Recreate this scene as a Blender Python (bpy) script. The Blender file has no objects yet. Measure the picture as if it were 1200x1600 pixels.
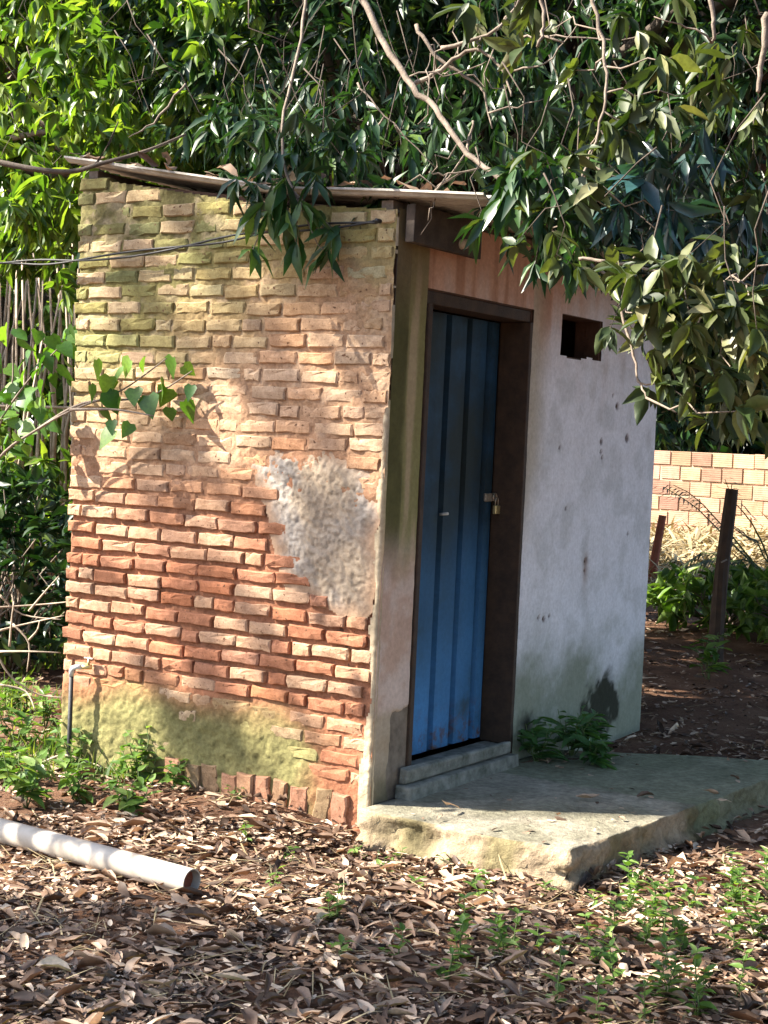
import bpy, math, random
import numpy as np
from mathutils import Vector, Matrix

rng = np.random.default_rng(11)
random.seed(11)
SC = bpy.context.scene
COL = SC.collection

# ------------------------------------------------------------------ camera
CAM = np.array([3.5844, -5.6005, 1.5593])
RT = np.array([0.84044526, 0.53997991, 0.04553522])
UP = np.array([-0.06283187, 0.01364077, 0.9979309])
FW = np.array([-0.5382415, 0.84156736, -0.04539227])
FPX = 2454.1
cd = bpy.data.cameras.new('camera')
cd.sensor_fit = 'HORIZONTAL'; cd.sensor_width = 36.0
cd.lens = FPX / 1200 * 36.0
cd.clip_start = 0.05; cd.clip_end = 2000
cam = bpy.data.objects.new('camera', cd)
M = Matrix(((RT[0], UP[0], -FW[0], CAM[0]), (RT[1], UP[1], -FW[1], CAM[1]), (RT[2], UP[2], -FW[2], CAM[2]), (0, 0, 0, 1)))
cam.matrix_world = M
COL.objects.link(cam)
SC.camera = cam

# ------------------------------------------------------------------ sky and sun
SUN_EL = math.radians(41)
SUN_H = np.array([-0.818, -0.576]); SUN_H /= np.linalg.norm(SUN_H)
TO_SUN = np.array([SUN_H[0] * math.cos(SUN_EL), SUN_H[1] * math.cos(SUN_EL), math.sin(SUN_EL)])
w = bpy.data.worlds.new('World'); SC.world = w; w.use_nodes = True
nt = w.node_tree
sky = nt.nodes.new('ShaderNodeTexSky'); sky.sky_type = 'NISHITA'; sky.sun_disc = False
sky.sun_elevation = SUN_EL
sky.sun_rotation = math.atan2(TO_SUN[0], TO_SUN[1])
sky.air_density = 1.0; sky.dust_density = 1.5; sky.ozone_density = 1.0
bg = nt.nodes['Background']; bg.inputs['Strength'].default_value = 0.088
nt.links.new(sky.outputs[0], bg.inputs[0])
sl = bpy.data.lights.new('sun', 'SUN'); sl.energy = 5.0; sl.angle = math.radians(0.55); sl.color = (1.0, 0.92, 0.79)
so = bpy.data.objects.new('sun', sl); COL.objects.link(so)
so.rotation_euler = Vector(TO_SUN).to_track_quat('Z', 'Y').to_euler()
SC.view_settings.view_transform = 'Standard'; SC.view_settings.look = 'None'
SC.view_settings.exposure = 2.22; SC.view_settings.gamma = 1.0
SC.render.engine = 'CYCLES'
SC.cycles.max_bounces = 6; SC.cycles.diffuse_bounces = 4; SC.cycles.glossy_bounces = 2
SC.cycles.transmission_bounces = 4; SC.cycles.transparent_max_bounces = 4
SC.cycles.sample_clamp_indirect = 4.0
SC.cycles.use_denoising = True

# ------------------------------------------------------------------ helpers
def norm(v):
    v = np.asarray(v, float)
    return v / np.maximum(np.linalg.norm(v, axis=-1, keepdims=True), 1e-9)
def ray(u, v):
    return FW + RT * (u - 600) / FPX - UP * (v - 800) / FPX
def pix(u, v, d):                    # photo pixel at depth d metres
    return CAM + ray(u, v) * d
def pixp(u, v, axis, val):           # photo pixel on an axis plane
    r = ray(u, v); return CAM + r * (val - CAM[axis]) / r[axis]
FH = norm(np.array([FW[0], FW[1], 0])); RH = norm(np.array([RT[0], RT[1], 0]))
def wp(d, r, z=0.0):                 # ground plan point: d ahead of the camera, r to its right
    q = CAM + FH * d + RH * r; return np.array([q[0], q[1], z])
def fbm_lattice(seed):
    return np.random.default_rng(seed).random((256, 256))
_L = {}
def vnoise(x, y, seed=0):
    if seed not in _L: _L[seed] = fbm_lattice(seed)
    T = _L[seed]
    xi = np.floor(x).astype(int); yi = np.floor(y).astype(int)
    fx = x - xi; fy = y - yi
    fx = fx * fx * (3 - 2 * fx); fy = fy * fy * (3 - 2 * fy)
    a = T[xi % 256, yi % 256]; b = T[(xi + 1) % 256, yi % 256]; c = T[xi % 256, (yi + 1) % 256]; d = T[(xi + 1) % 256, (yi + 1) % 256]
    return (a * (1 - fx) + b * fx) * (1 - fy) + (c * (1 - fx) + d * fx) * fy
def fbm(x, y, seed=0, octv=4):
    s = 0; a = 0.5; t = 0
    for o in range(octv):
        s = s + a * vnoise(x * 2 ** o + 17.3 * o, y * 2 ** o + 5.1 * o, seed + o); t += a; a *= 0.5
    return s / t
def sstep(a, b, x):
    t = np.clip((x - a) / (b - a), 0, 1); return t * t * (3 - 2 * t)
def lerp(a, b, t):
    return a + (b - a) * t

def gz(x, y):                        # terrain height
    x = np.asarray(x, float); y = np.asarray(y, float)
    d = (x - CAM[0]) * FH[0] + (y - CAM[1]) * FH[1]
    r = (x - CAM[0]) * RH[0] + (y - CAM[1]) * RH[1]
    z = -0.115 + 0.034 * np.clip(d - 7.5, 0, 22) * sstep(-1.5, 1.5, r)
    near = np.exp(-((x + 0.4) ** 2 / 1.6 + (y + 0.15) ** 2 / 0.10))
    z = z + 0.045 * near * sstep(0.2, -0.3, x)
    z = z - 0.045 * np.exp(-((np.clip(x - 1.0, 0, 9) ** 2 + np.clip(0.05 - x, 0, 9) ** 2) / 0.12 + (y + 0.25) ** 2 / 0.12)) - 0.03 * sstep(0.9, 1.15, x) * sstep(-0.4, 0, y) * sstep(2.6, 2.0, y) * sstep(1.9, 1.4, x)
    return z + 0.035 * (fbm(x * 1.3 + 50, y * 1.3 + 50, 3) - 0.5) + 0.05 * sstep(-0.6, -2.5, y) * (fbm(x * 0.7 + 9, y * 0.7 + 9, 5) - 0.5)

def obj(name, me, mat=None, parent=None):
    o = bpy.data.objects.new(name, me); COL.objects.link(o)
    if mat is not None and len(me.materials) == 0: me.materials.append(mat)
    if parent is not None: o.parent = parent
    return o
def tag(o, label=None, cat=None, group=None, kind=None):
    if label: o['label'] = label
    if cat: o['category'] = cat
    if group: o['group'] = group
    if kind: o['kind'] = kind
    return o
def empty(name, loc=(0, 0, 0)):
    o = bpy.data.objects.new(name, None); COL.objects.link(o)
    o.empty_display_size = 0.1
    o.location = [float(c) for c in loc]; o.rotation_euler = (0, 0, 0)
    return o
def pmesh(name, verts, faces, smooth=False):
    me = bpy.data.meshes.new(name)
    me.from_pydata([tuple(map(float, v)) for v in verts], [], [tuple(f) for f in faces]); me.update()
    if smooth: me.polygons.foreach_set('use_smooth', [True] * len(me.polygons))
    return me
def npmesh(name, V, F, smooth=True, cols=None):
    """V (n,3), F (m,3 or 4) integer arrays"""
    V = np.asarray(V, np.float32); F = np.asarray(F, np.int32)
    me = bpy.data.meshes.new(name); k = F.shape[1]
    me.vertices.add(len(V)); me.vertices.foreach_set('co', V.ravel())
    me.loops.add(F.size); me.loops.foreach_set('vertex_index', F.ravel())
    me.polygons.add(len(F)); me.polygons.foreach_set('loop_start', np.arange(0, F.size, k, dtype=np.int32))
    me.polygons.foreach_set('use_smooth', np.full(len(F), smooth))
    me.update(calc_edges=True); me.validate()
    if cols is not None:
        a = me.color_attributes.new('paint', 'FLOAT_COLOR', 'POINT')
        c = np.ones((len(V), 4), np.float32); c[:, :3] = cols; a.data.foreach_set('color', c.ravel())
    return me
class MB:
    def __init__(s): s.V = []; s.F = []
    def add(s, V, F):
        b = len(s.V); s.V += [tuple(map(float, v)) for v in V]; s.F += [tuple(i + b for i in f) for f in F]; return s
    def box(s, lo, hi, jit=0.0):
        x0, y0, z0 = lo; x1, y1, z1 = hi
        V = [(x0, y0, z0), (x1, y0, z0), (x1, y1, z0), (x0, y1, z0), (x0, y0, z1), (x1, y0, z1), (x1, y1, z1), (x0, y1, z1)]
        if jit: V = [tuple(c + random.uniform(-jit, jit) for c in v) for v in V]
        return s.add(V, [(0, 3, 2, 1), (4, 5, 6, 7), (0, 1, 5, 4), (1, 2, 6, 5), (2, 3, 7, 6), (3, 0, 4, 7)])
    def tube(s, path, rad, n=6, cap=True):
        P = [np.asarray(p, float) for p in path]
        R = rad if hasattr(rad, '__len__') else [rad] * len(P)
        V = []; F = []; up = np.array([0.123, 0.3, 0.94])
        for i, p in enumerate(P):
            t = norm(P[min(i + 1, len(P) - 1)] - P[max(i - 1, 0)])
            if abs(t @ up) > 0.95: up = norm(np.array([1.0, 0.2, 0.1]))
            a = norm(np.cross(t, up)); b = np.cross(t, a); up = b if False else up
            for k in range(n):
                q = 2 * math.pi * k / n
                V.append(p + (a * math.cos(q) + b * math.sin(q)) * R[i])
        for i in range(len(P) - 1):
            for k in range(n):
                F.append((i * n + k, i * n + (k + 1) % n, (i + 1) * n + (k + 1) % n, (i + 1) * n + k))
        if cap: F.append(tuple(range(n - 1, -1, -1))); F.append(tuple((len(P) - 1) * n + k for k in range(n)))
        return s.add(V, F)
    def mesh(s, name, smooth=False): return pmesh(name, s.V, s.F, smooth)
def bevel(o, w=0.004, seg=2):
    m = o.modifiers.new('bevel', 'BEVEL'); m.width = w; m.segments = seg; m.limit_method = 'ANGLE'; m.angle_limit = math.radians(40)
    return o
def wiggle(a, b, n=6, amp=0.05, sag=0.0):
    a = np.asarray(a, float); b = np.asarray(b, float); out = []
    L = np.linalg.norm(b - a)
    for i in range(n + 1):
        t = i / n; q = a + (b - a) * t
        if 0 < i < n: q = q + rng.normal(0, amp * L, 3) * 0.5
        q = q + np.array([0, 0, -4 * sag * t * (1 - t)]); out.append(q)
    return out

# ------------------------------------------------------------------ materials
def mat(name):
    m = bpy.data.materials.new(name); m.use_nodes = True
    n = m.node_tree; b = n.nodes['Principled BSDF']
    return m, n, b
def ramp(n, fac, stops):
    r = n.nodes.new('ShaderNodeValToRGB')
    while len(r.color_ramp.elements) < len(stops): r.color_ramp.elements.new(0.5)
    for e, (p, c) in zip(r.color_ramp.elements, stops):
        e.position = p; e.color = (*c, 1)
    if fac is not None: n.links.new(fac, r.inputs[0])
    return r.outputs[0]
def noise(n, scale, detail=5, rough=0.6, vec=None, dist=0.0):
    t = n.nodes.new('ShaderNodeTexNoise'); t.inputs['Scale'].default_value = scale; t.inputs['Detail'].default_value = detail
    t.inputs['Roughness'].default_value = rough; t.inputs['Distortion'].default_value = dist
    if vec is not None: n.links.new(vec, t.inputs['Vector'])
    return t.outputs['Fac']
def geo(n, key='Position'):
    g = n.nodes.new('ShaderNodeNewGeometry'); return g.outputs[key]
def mixc(n, fac, a, b, mode='MIX'):
    m = n.nodes.new('ShaderNodeMix'); m.data_type = 'RGBA'; m.blend_type = mode
    for i, v in ((0, fac), (6, a), (7, b)):
        if isinstance(v, (int, float)): m.inputs[i].default_value = v
        elif isinstance(v, tuple): m.inputs[i].default_value = (*v, 1)
        else: n.links.new(v, m.inputs[i])
    return m.outputs[2]
def maprange(n, v, a, b, c=0.0, d=1.0):
    m = n.nodes.new('ShaderNodeMapRange'); n.links.new(v, m.inputs[0])
    for i, q in enumerate((a, b, c, d)): m.inputs[i + 1].default_value = q
    return m.outputs[0]
def bump(n, b, h, dist=0.01, strength=0.6):
    q = n.nodes.new('ShaderNodeBump'); q.inputs['Distance'].default_value = dist; q.inputs['Strength'].default_value = strength
    n.links.new(h, q.inputs['Height']); n.links.new(q.outputs[0], b.inputs['Normal'])
def simple(name, c1, c2, scale=8, rough=0.8, bd=0.004, bs=0.6, metal=0.0, detail=6):
    m, n, b = mat(name); f = noise(n, scale, detail, 0.65, geo(n))
    n.links.new(ramp(n, f, [(0.3, c1), (0.7, c2)]), b.inputs['Base Color'])
    b.inputs['Roughness'].default_value = rough; b.inputs['Metallic'].default_value = metal
    bump(n, b, noise(n, scale * 6, 5, 0.7, geo(n)), bd, bs)
    return m
def painted(name, rough=0.9, grain=60, bd=0.004, bs=0.8, amt=0.5):
    """vertex painted stains times fine grain"""
    m, n, b = mat(name); a = n.nodes.new('ShaderNodeVertexColor'); a.layer_name = 'paint'
    g = noise(n, grain, 6, 0.7, geo(n)); g2 = noise(n, grain * 0.22, 5, 0.65, geo(n))
    c = mixc(n, amt, a.outputs[0], ramp(n, g, [(0.3, (0.45, 0.43, 0.42)), (0.7, (1.25, 1.25, 1.25))]), 'MULTIPLY')
    c = mixc(n, amt * 0.8, c, ramp(n, g2, [(0.3, (0.65, 0.63, 0.6)), (0.7, (1.2, 1.2, 1.2))]), 'MULTIPLY')
    n.links.new(c, b.inputs['Base Color']); b.inputs['Roughness'].default_value = rough
    b.inputs['Specular IOR Level'].default_value = 0.2
    bump(n, b, g, bd, bs)
    return m
def leafmat(name, stops, trans=0.3, rough=0.45, tcol=None, spec=0.4):
    m, n, b = mat(name)
    rnd = geo(n, 'Random Per Island')
    c = ramp(n, rnd, stops)
    v = noise(n, 30, 3, 0.6, geo(n))
    c2 = mixc(n, 0.5, c, ramp(n, v, [(0.3, (0.6, 0.6, 0.6)), (0.7, (1.25, 1.25, 1.15))]), 'MULTIPLY')
    n.links.new(c2, b.inputs['Base Color']); b.inputs['Roughness'].default_value = rough
    b.inputs['Specular IOR Level'].default_value = spec
    if trans > 0:
        t = n.nodes.new('ShaderNodeBsdfTranslucent')
        tc = mixc(n, 1.0, c2, tcol or (1.6, 1.7, 0.5), 'MULTIPLY'); n.links.new(tc, t.inputs[0])
        mx = n.nodes.new('ShaderNodeMixShader'); mx.inputs[0].default_value = trans
        n.links.new(b.outputs[0], mx.inputs[1]); n.links.new(t.outputs[0], mx.inputs[2])
        n.links.new(mx.outputs[0], n.nodes['Material Output'].inputs[0])
    return m

# bricks: colour of each brick comes from its object colour, grain and crumbs on top
def brick_mat():
    m, n, b = mat('fired_brick'); oi = n.nodes.new('ShaderNodeObjectInfo'); P = geo(n)
    f = noise(n, 22, 6, 0.7, P); f2 = noise(n, 120, 5, 0.75, P)
    c = mixc(n, 0.75, oi.outputs['Color'], ramp(n, f, [(0.28, (0.55, 0.5, 0.46)), (0.5, (0.95, 0.95, 0.95)), (0.72, (1.35, 1.4, 1.45))]), 'MULTIPLY')
    c = mixc(n, 0.6, c, ramp(n, f2, [(0.3, (0.6, 0.55, 0.5)), (0.6, (1.1, 1.1, 1.1))]), 'MULTIPLY')
    pits = noise(n, 55, 2, 0.5, P)
    c = mixc(n, maprange(n, pits, 0.64, 0.72), c, (0.10, 0.05, 0.03))
    n.links.new(c, b.inputs['Base Color']); b.inputs['Roughness'].default_value = 0.95; b.inputs['Specular IOR Level'].default_value = 0.15
    h = n.nodes.new('ShaderNodeMath'); h.operation = 'ADD'; n.links.new(f, h.inputs[0]); n.links.new(f2, h.inputs[1])
    bump(n, b, f2, 0.004, 0.9)
    return m
M_BRICK = brick_mat()
M_MORTAR = painted('earth_mortar', 0.95, 70, 0.006, 0.9, 0.7)
M_PLASTER = painted('old_limewash', 0.9, 45, 0.003, 0.5, 0.35)
M_ROUGH = painted('rough_render', 0.95, 50, 0.006, 0.9, 0.45)
M_CONC = painted('porch_concrete', 0.95, 28, 0.016, 1.0, 0.8)
M_STEP = simple('pale_concrete', (0.07, 0.075, 0.055), (0.34, 0.33, 0.29), 11, 0.95, 0.012, 1.0)
M_WOOD = simple('dark_wood', (0.020, 0.011, 0.006), (0.06, 0.032, 0.017), 14, 0.8)
M_GREYWOOD = simple('weathered_wood', (0.10, 0.075, 0.055), (0.24, 0.19, 0.15), 16, 0.85)
M_ROOF = simple('fibre_cement', (0.20, 0.185, 0.16), (0.52, 0.49, 0.44), 7, 0.9, 0.004)
M_BARK = simple('pale_bark', (0.10, 0.075, 0.055), (0.26, 0.205, 0.16), 18, 0.85, 0.006)
M_DBARK = simple('dark_bark', (0.035, 0.026, 0.02), (0.10, 0.075, 0.055), 14, 0.9, 0.008)
M_STICK = simple('dry_stick', (0.26, 0.19, 0.13), (0.52, 0.43, 0.33), 12, 0.85)
M_PVC = simple('pipe_plastic', (0.28, 0.235, 0.185), (0.50, 0.455, 0.40), 5, 0.6, 0.001, 0.3)
M_RUST = simple('rust_soil', (0.16, 0.045, 0.025), (0.30, 0.09, 0.05), 20, 0.9)
M_BLACK = simple('black_rubber', (0.008, 0.008, 0.009), (0.02, 0.02, 0.022), 10, 0.6)
M_BRASS = simple('brass', (0.50, 0.38, 0.16), (0.72, 0.60, 0.32), 30, 0.4, 0.001, 0.2, 0.7)
M_STEEL = simple('dull_steel', (0.22, 0.18, 0.14), (0.42, 0.36, 0.29), 30, 0.45, 0.001, 0.2, 0.6)
M_PALE = simple('pale_plastic', (0.55, 0.55, 0.52), (0.7, 0.7, 0.68), 20, 0.5, 0.001, 0.2)
M_DARK = simple('inner_brick', (0.05, 0.025, 0.017), (0.10, 0.05, 0.03), 10, 0.95)

def door_mat():
    m, n, b = mat('blue_door_paint'); P = geo(n)
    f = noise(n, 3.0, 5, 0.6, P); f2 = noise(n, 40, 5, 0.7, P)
    old = ramp(n, f, [(0.34, (0.014, 0.024, 0.026)), (0.52, (0.011, 0.033, 0.058)), (0.72, (0.017, 0.062, 0.13))])  # upper tone: shade on the upper door put into the blue
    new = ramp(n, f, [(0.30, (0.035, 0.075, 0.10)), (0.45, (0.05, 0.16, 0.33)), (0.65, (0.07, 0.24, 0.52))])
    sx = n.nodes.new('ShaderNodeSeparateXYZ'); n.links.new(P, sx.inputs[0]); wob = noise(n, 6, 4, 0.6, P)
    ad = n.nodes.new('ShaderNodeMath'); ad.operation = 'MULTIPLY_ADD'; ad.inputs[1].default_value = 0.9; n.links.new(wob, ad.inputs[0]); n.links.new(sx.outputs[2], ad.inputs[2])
    c = mixc(n, maprange(n, ad.outputs[0], 1.75, 0.75), old, new)  # blend by height: painted shade above, brighter repaint towards the foot
    c = mixc(n, 0.45, c, ramp(n, f2, [(0.3, (0.6, 0.62, 0.62)), (0.65, (1.1, 1.1, 1.1))]), 'MULTIPLY')
    rs = noise(n, 14, 6, 0.7, P); lowz = maprange(n, sx.outputs[2], 0.34, 0.10); mm = n.nodes.new('ShaderNodeMath'); mm.operation = 'MULTIPLY'; n.links.new(maprange(n, rs, 0.50, 0.62), mm.inputs[0]); n.links.new(lowz, mm.inputs[1])
    c = mixc(n, mm.outputs[0], c, (0.11, 0.05, 0.025))
    n.links.new(c, b.inputs['Base Color']); b.inputs['Roughness'].default_value = 0.65; b.inputs['Specular IOR Level'].default_value = 0.2
    bump(n, b, noise(n, 9, 4, 0.5, P), 0.006, 0.5); return m
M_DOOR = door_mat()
M_DOORD = simple('blue_door_seam', (0.008, 0.018, 0.04), (0.02, 0.04, 0.08), 12, 0.6)

G = lambda *a: a
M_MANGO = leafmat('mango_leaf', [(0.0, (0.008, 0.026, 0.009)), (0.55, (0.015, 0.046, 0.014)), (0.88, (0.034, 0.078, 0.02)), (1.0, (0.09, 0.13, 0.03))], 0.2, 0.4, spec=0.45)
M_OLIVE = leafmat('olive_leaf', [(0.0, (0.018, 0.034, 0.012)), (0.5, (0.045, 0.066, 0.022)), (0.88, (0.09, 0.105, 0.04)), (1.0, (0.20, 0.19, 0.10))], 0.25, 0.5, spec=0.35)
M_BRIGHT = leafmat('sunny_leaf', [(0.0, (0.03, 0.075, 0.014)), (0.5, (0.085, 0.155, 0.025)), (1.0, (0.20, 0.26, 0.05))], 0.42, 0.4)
M_BLUEL = leafmat('blue_green_leaf', [(0.0, (0.008, 0.026, 0.024)), (1.0, (0.026, 0.058, 0.05))], 0.15, 0.3, spec=0.6)
M_WEED = leafmat('weed_leaf', [(0.0, (0.05, 0.115, 0.02)), (0.6, (0.115, 0.20, 0.045)), (1.0, (0.22, 0.31, 0.10))], 0.35, 0.45)
M_DOORWEED = leafmat('door_weed_leaf', [(0.0, (0.04, 0.11, 0.035)), (1.0, (0.09, 0.19, 0.065))], 0.3, 0.4)
M_STEM = simple('green_stem', (0.06, 0.10, 0.025), (0.12, 0.16, 0.05), 20, 0.7)
M_LITTER = leafmat('fallen_leaf', [(0.0, (0.04, 0.025, 0.018)), (0.3, (0.11, 0.067, 0.045)), (0.6, (0.24, 0.155, 0.108)), (0.84, (0.44, 0.32, 0.235)), (1.0, (0.66, 0.54, 0.42))], 0.1, 0.6, (1.3, 0.9, 0.6), 0.3)
M_STRAW = leafmat('dry_straw', [(0.0, (0.20, 0.15, 0.08)), (1.0, (0.48, 0.40, 0.25))], 0.15, 0.8, (1.2, 1.0, 0.6), 0.2)
M_GRASS = leafmat('ground_grass', [(0.0, (0.04, 0.09, 0.015)), (0.6, (0.10, 0.16, 0.03)), (1.0, (0.22, 0.24, 0.07))], 0.3, 0.6)

# ------------------------------------------------------------------ leaves (vectorised)
# template rows: along, across, lift ; faces
T_MANGO = (np.array([(0, 0, 0), (.22, .36, .03), (.22, -.36, .03), (.5, .5, .045), (.5, 0, -.01), (.5, -.5, .045), (1, 0, -.16)]),
           [(0, 4, 1), (0, 2, 4), (1, 4, 3), (2, 5, 4), (3, 4, 6), (4, 5, 6)])
T_OVATE = (np.array([(0, 0, 0), (.16, .40, .04), (.16, -.40, .04), (.42, .5, .06), (.45, 0, -.02), (.42, -.5, .06), (.75, .26, .0), (.75, -.26, .0), (1, 0, -.14)]),
           [(0, 4, 1), (0, 2, 4), (1, 4, 3), (2, 5, 4), (3, 4, 6), (4, 5, 7), (4, 8, 6), (4, 7, 8)])
T_HEART = (np.array([(0.08, 0, 0), (0, .26, .03), (0, -.26, .03), (.22, .52, .05), (.22, -.52, .05), (.5, .42, .02), (.45, 0, -.03), (.5, -.42, .02), (1, 0, -.16)]),
           [(0, 6, 1), (1, 6, 3), (3, 6, 5), (5, 6, 8), (0, 2, 6), (2, 4, 6), (4, 7, 6), (7, 8, 6)])
T_DRY = (np.array([(0, 0, 0), (.2, .38, .16), (.22, 0, .05), (.2, -.38, .12), (.5, .5, .24), (.5, 0, .08), (.5, -.5, .20), (.8, .3, .18), (.8, 0, .05), (.8, -.32, .24), (1, 0.05, .1)]),
         [(0, 2, 1), (0, 3, 2), (1, 2, 5), (1, 5, 4), (2, 3, 6), (2, 6, 5), (4, 5, 8), (4, 8, 7), (5, 6, 9), (5, 9, 8), (7, 8, 10), (8, 9, 10)])
T_BLADE = (np.array([(0, .5, 0), (0, -.5, 0), (.5, .4, .05), (.5, -.4, .05), (1, 0, -.08)]), [(0, 1, 3), (0, 3, 2), (2, 3, 4)])
def leaf_arrays(P, D, N, L, W, T, curl=None, crumple=0.0):
    P = np.asarray(P, float); n = len(P); D = norm(D); S = norm(np.cross(D, N)); N = np.cross(S, D)
    L = np.broadcast_to(np.asarray(L, float), (n,)); W = np.broadcast_to(np.asarray(W, float), (n,))
    curl = np.ones(n) if curl is None else curl
    tv, tf = T; k = len(tv)
    V = (P[:, None] + D[:, None] * (L[:, None, None] * tv[None, :, 0:1]) + S[:, None] * (W[:, None, None] * tv[None, :, 1:2])
         + N[:, None] * ((L * curl)[:, None, None] * tv[None, :, 2:3]))
    if crumple: V = V + rng.normal(0, crumple, V.shape) * L[:, None, None]
    F = (np.asarray(tf)[None] + (np.arange(n) * k)[:, None, None]).reshape(-1, 3)
    return V.reshape(-1, 3), F
def leaf_mesh(name, *a, **k):
    V, F = leaf_arrays(*a, **k); return npmesh(name, V, F, True)
def whorls(C, A, per, L, droop=0.55, spread=1.0):
    """rosettes of drooping leaves at twig ends C with axes A -> P, D, N, L"""
    C = np.asarray(C, float); n = len(C); A = norm(A)
    C = np.repeat(C, per, 0); A = np.repeat(A, per, 0); m = len(C)
    q = rng.normal(size=(m, 3)); q -= A * (q * A).sum(1, keepdims=True); q = norm(q)
    D = norm(A * rng.uniform(0.1, 1.0, (m, 1)) + q * spread * rng.uniform(0.5, 1.0, (m, 1)) + np.array([0, 0, -1.0]) * droop * rng.uniform(0.3, 1.4, (m, 1)))
    P = C - A * rng.uniform(0, 0.35 * L, (m, 1))
    N = norm(np.array([0, 0, 1.0]) + 0.5 * rng.normal(size=(m, 3)))
    return P, D, N, L * rng.uniform(0.6, 1.25, m)
def in_ball(n, shell=0.35):
    v = norm(rng.normal(size=(n, 3))); return v * (rng.uniform(shell, 1, (n, 1)) ** (1 / 2.2))

def tree(name, base, trunk_h, trunk_r, crowns, L, W, mat_l, mat_b, label, cat='tree', group=None, per=9, droop=0.55, T=T_MANGO, shell=0.35, lean=(0, 0)):
    """crowns: list of (centre, radii, n_clumps, whorls per clump, clump radius)"""
    root = empty(name, base); b0 = np.asarray(base, float)
    top = np.array([lean[0], lean[1], trunk_h])
    mb = MB(); mb.tube(wiggle((0, 0, -0.15), top, 7, 0.05), list(np.linspace(trunk_r * 1.25, trunk_r * 0.6, 8)), 9)
    obj('trunk', mb.mesh('trunk', True), mat_b, root)
    Ps = []; limbs = MB()
    for (c, rad, nc, nw, rc) in crowns:
        cc = np.asarray(c, float) + in_ball(nc, shell) * np.asarray(rad, float)
        for k in range(nc):
            e = cc[k] - b0
            s = top * rng.uniform(0.55, 1.0)
            if k % 2 == 0: limbs.tube(wiggle(s, e, 5, 0.09, -0.1), [trunk_r * 0.38, trunk_r * 0.3, trunk_r * 0.22, trunk_r * 0.16, trunk_r * 0.1, trunk_r * 0.05], 5)
        wc = np.repeat(cc, nw, 0); off = in_ball(len(wc), 0.1) * rc; wc = wc + off
        ax = norm(off + 0.6 * norm(wc - np.asarray(c)) * rc + rng.normal(0, 0.3 * rc, wc.shape))
        Ps.append(whorls(wc, ax, per, L, droop))
    obj('branches', limbs.mesh('limbs', True), mat_b, root)['kind'] = 'stuff'
    P = np.concatenate([p[0] for p in Ps]); D = np.concatenate([p[1] for p in Ps]); N = np.concatenate([p[2] for p in Ps]); LL = np.concatenate([p[3] for p in Ps])
    keep = P[:, 2] > gz(P[:, 0], P[:, 1]) + 0.1
    P, D, N, LL = P[keep], D[keep], N[keep], LL[keep]
    cr = obj('crown', leaf_mesh('crown', P - b0, D, N, LL, LL * W, T), mat_l, root); cr['kind'] = 'stuff'
    tag(root, label, cat, group)
    return root

# ================================================================== ground
def axis_coords(c, half, step, far):
    a = list(np.arange(c - half, c + half + 1e-6, step)); s = step; x = a[-1]
    while x < c + far: s *= 1.35; x += s; a.append(x)
    s = step; x = a[0]; pre = []
    while x > c - far: s *= 1.35; x -= s; pre.append(x)
    return np.array(pre[::-1] + a)
gx = axis_coords(0, 6, 0.07, 500); gy = axis_coords(1, 6, 0.07, 500)
X, Y = np.meshgrid(gx, gy, indexing='ij')
Z = gz(X, Y)
i, j = np.meshgrid(np.arange(len(gx) - 1), np.arange(len(gy) - 1), indexing='ij'); ny = len(gy)
Fq = np.stack([i * ny + j, (i + 1) * ny + j, (i + 1) * ny + j + 1, i * ny + j + 1], -1).reshape(-1, 4)
def soil_mat():
    m, n, b = mat('soil'); P = geo(n); f = noise(n, 3, 6, 0.65, P); f2 = noise(n, 45, 6, 0.75, P)
    c = ramp(n, f, [(0.3, (0.075, 0.042, 0.028)), (0.55, (0.16, 0.09, 0.058)), (0.75, (0.24, 0.15, 0.10))])
    c = mixc(n, 0.7, c, ramp(n, f2, [(0.3, (0.5, 0.48, 0.46)), (0.7, (1.4, 1.35, 1.3))]), 'MULTIPLY')
    n.links.new(c, b.inputs['Base Color']); b.inputs['Roughness'].default_value = 0.98; b.inputs['Specular IOR Level'].default_value = 0.1
    bump(n, b, f2, 0.02, 1.0); return m
M_SOIL = soil_mat()
ground = obj('ground', npmesh('ground', np.stack([X, Y, Z], -1).reshape(-1, 3), Fq), M_SOIL)
tag(ground, 'bare reddish soil of the yard under the leaf litter', 'ground', kind='structure')

# ================================================================== the brick hut
HL, HW = 1.8245, 2.896
SLOPE = -0.132
def roof_z(x): return 2.632 + np.where(np.asarray(x) < -0.767, -0.160, -0.078) * (np.asarray(x) + 0.767)          # underside of the roof sheets, rear one steeper
hut = tag(empty('brick_hut', (0, 0, 0)), 'small old brick outhouse with a blue door and a whitewashed front', 'hut')

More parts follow.
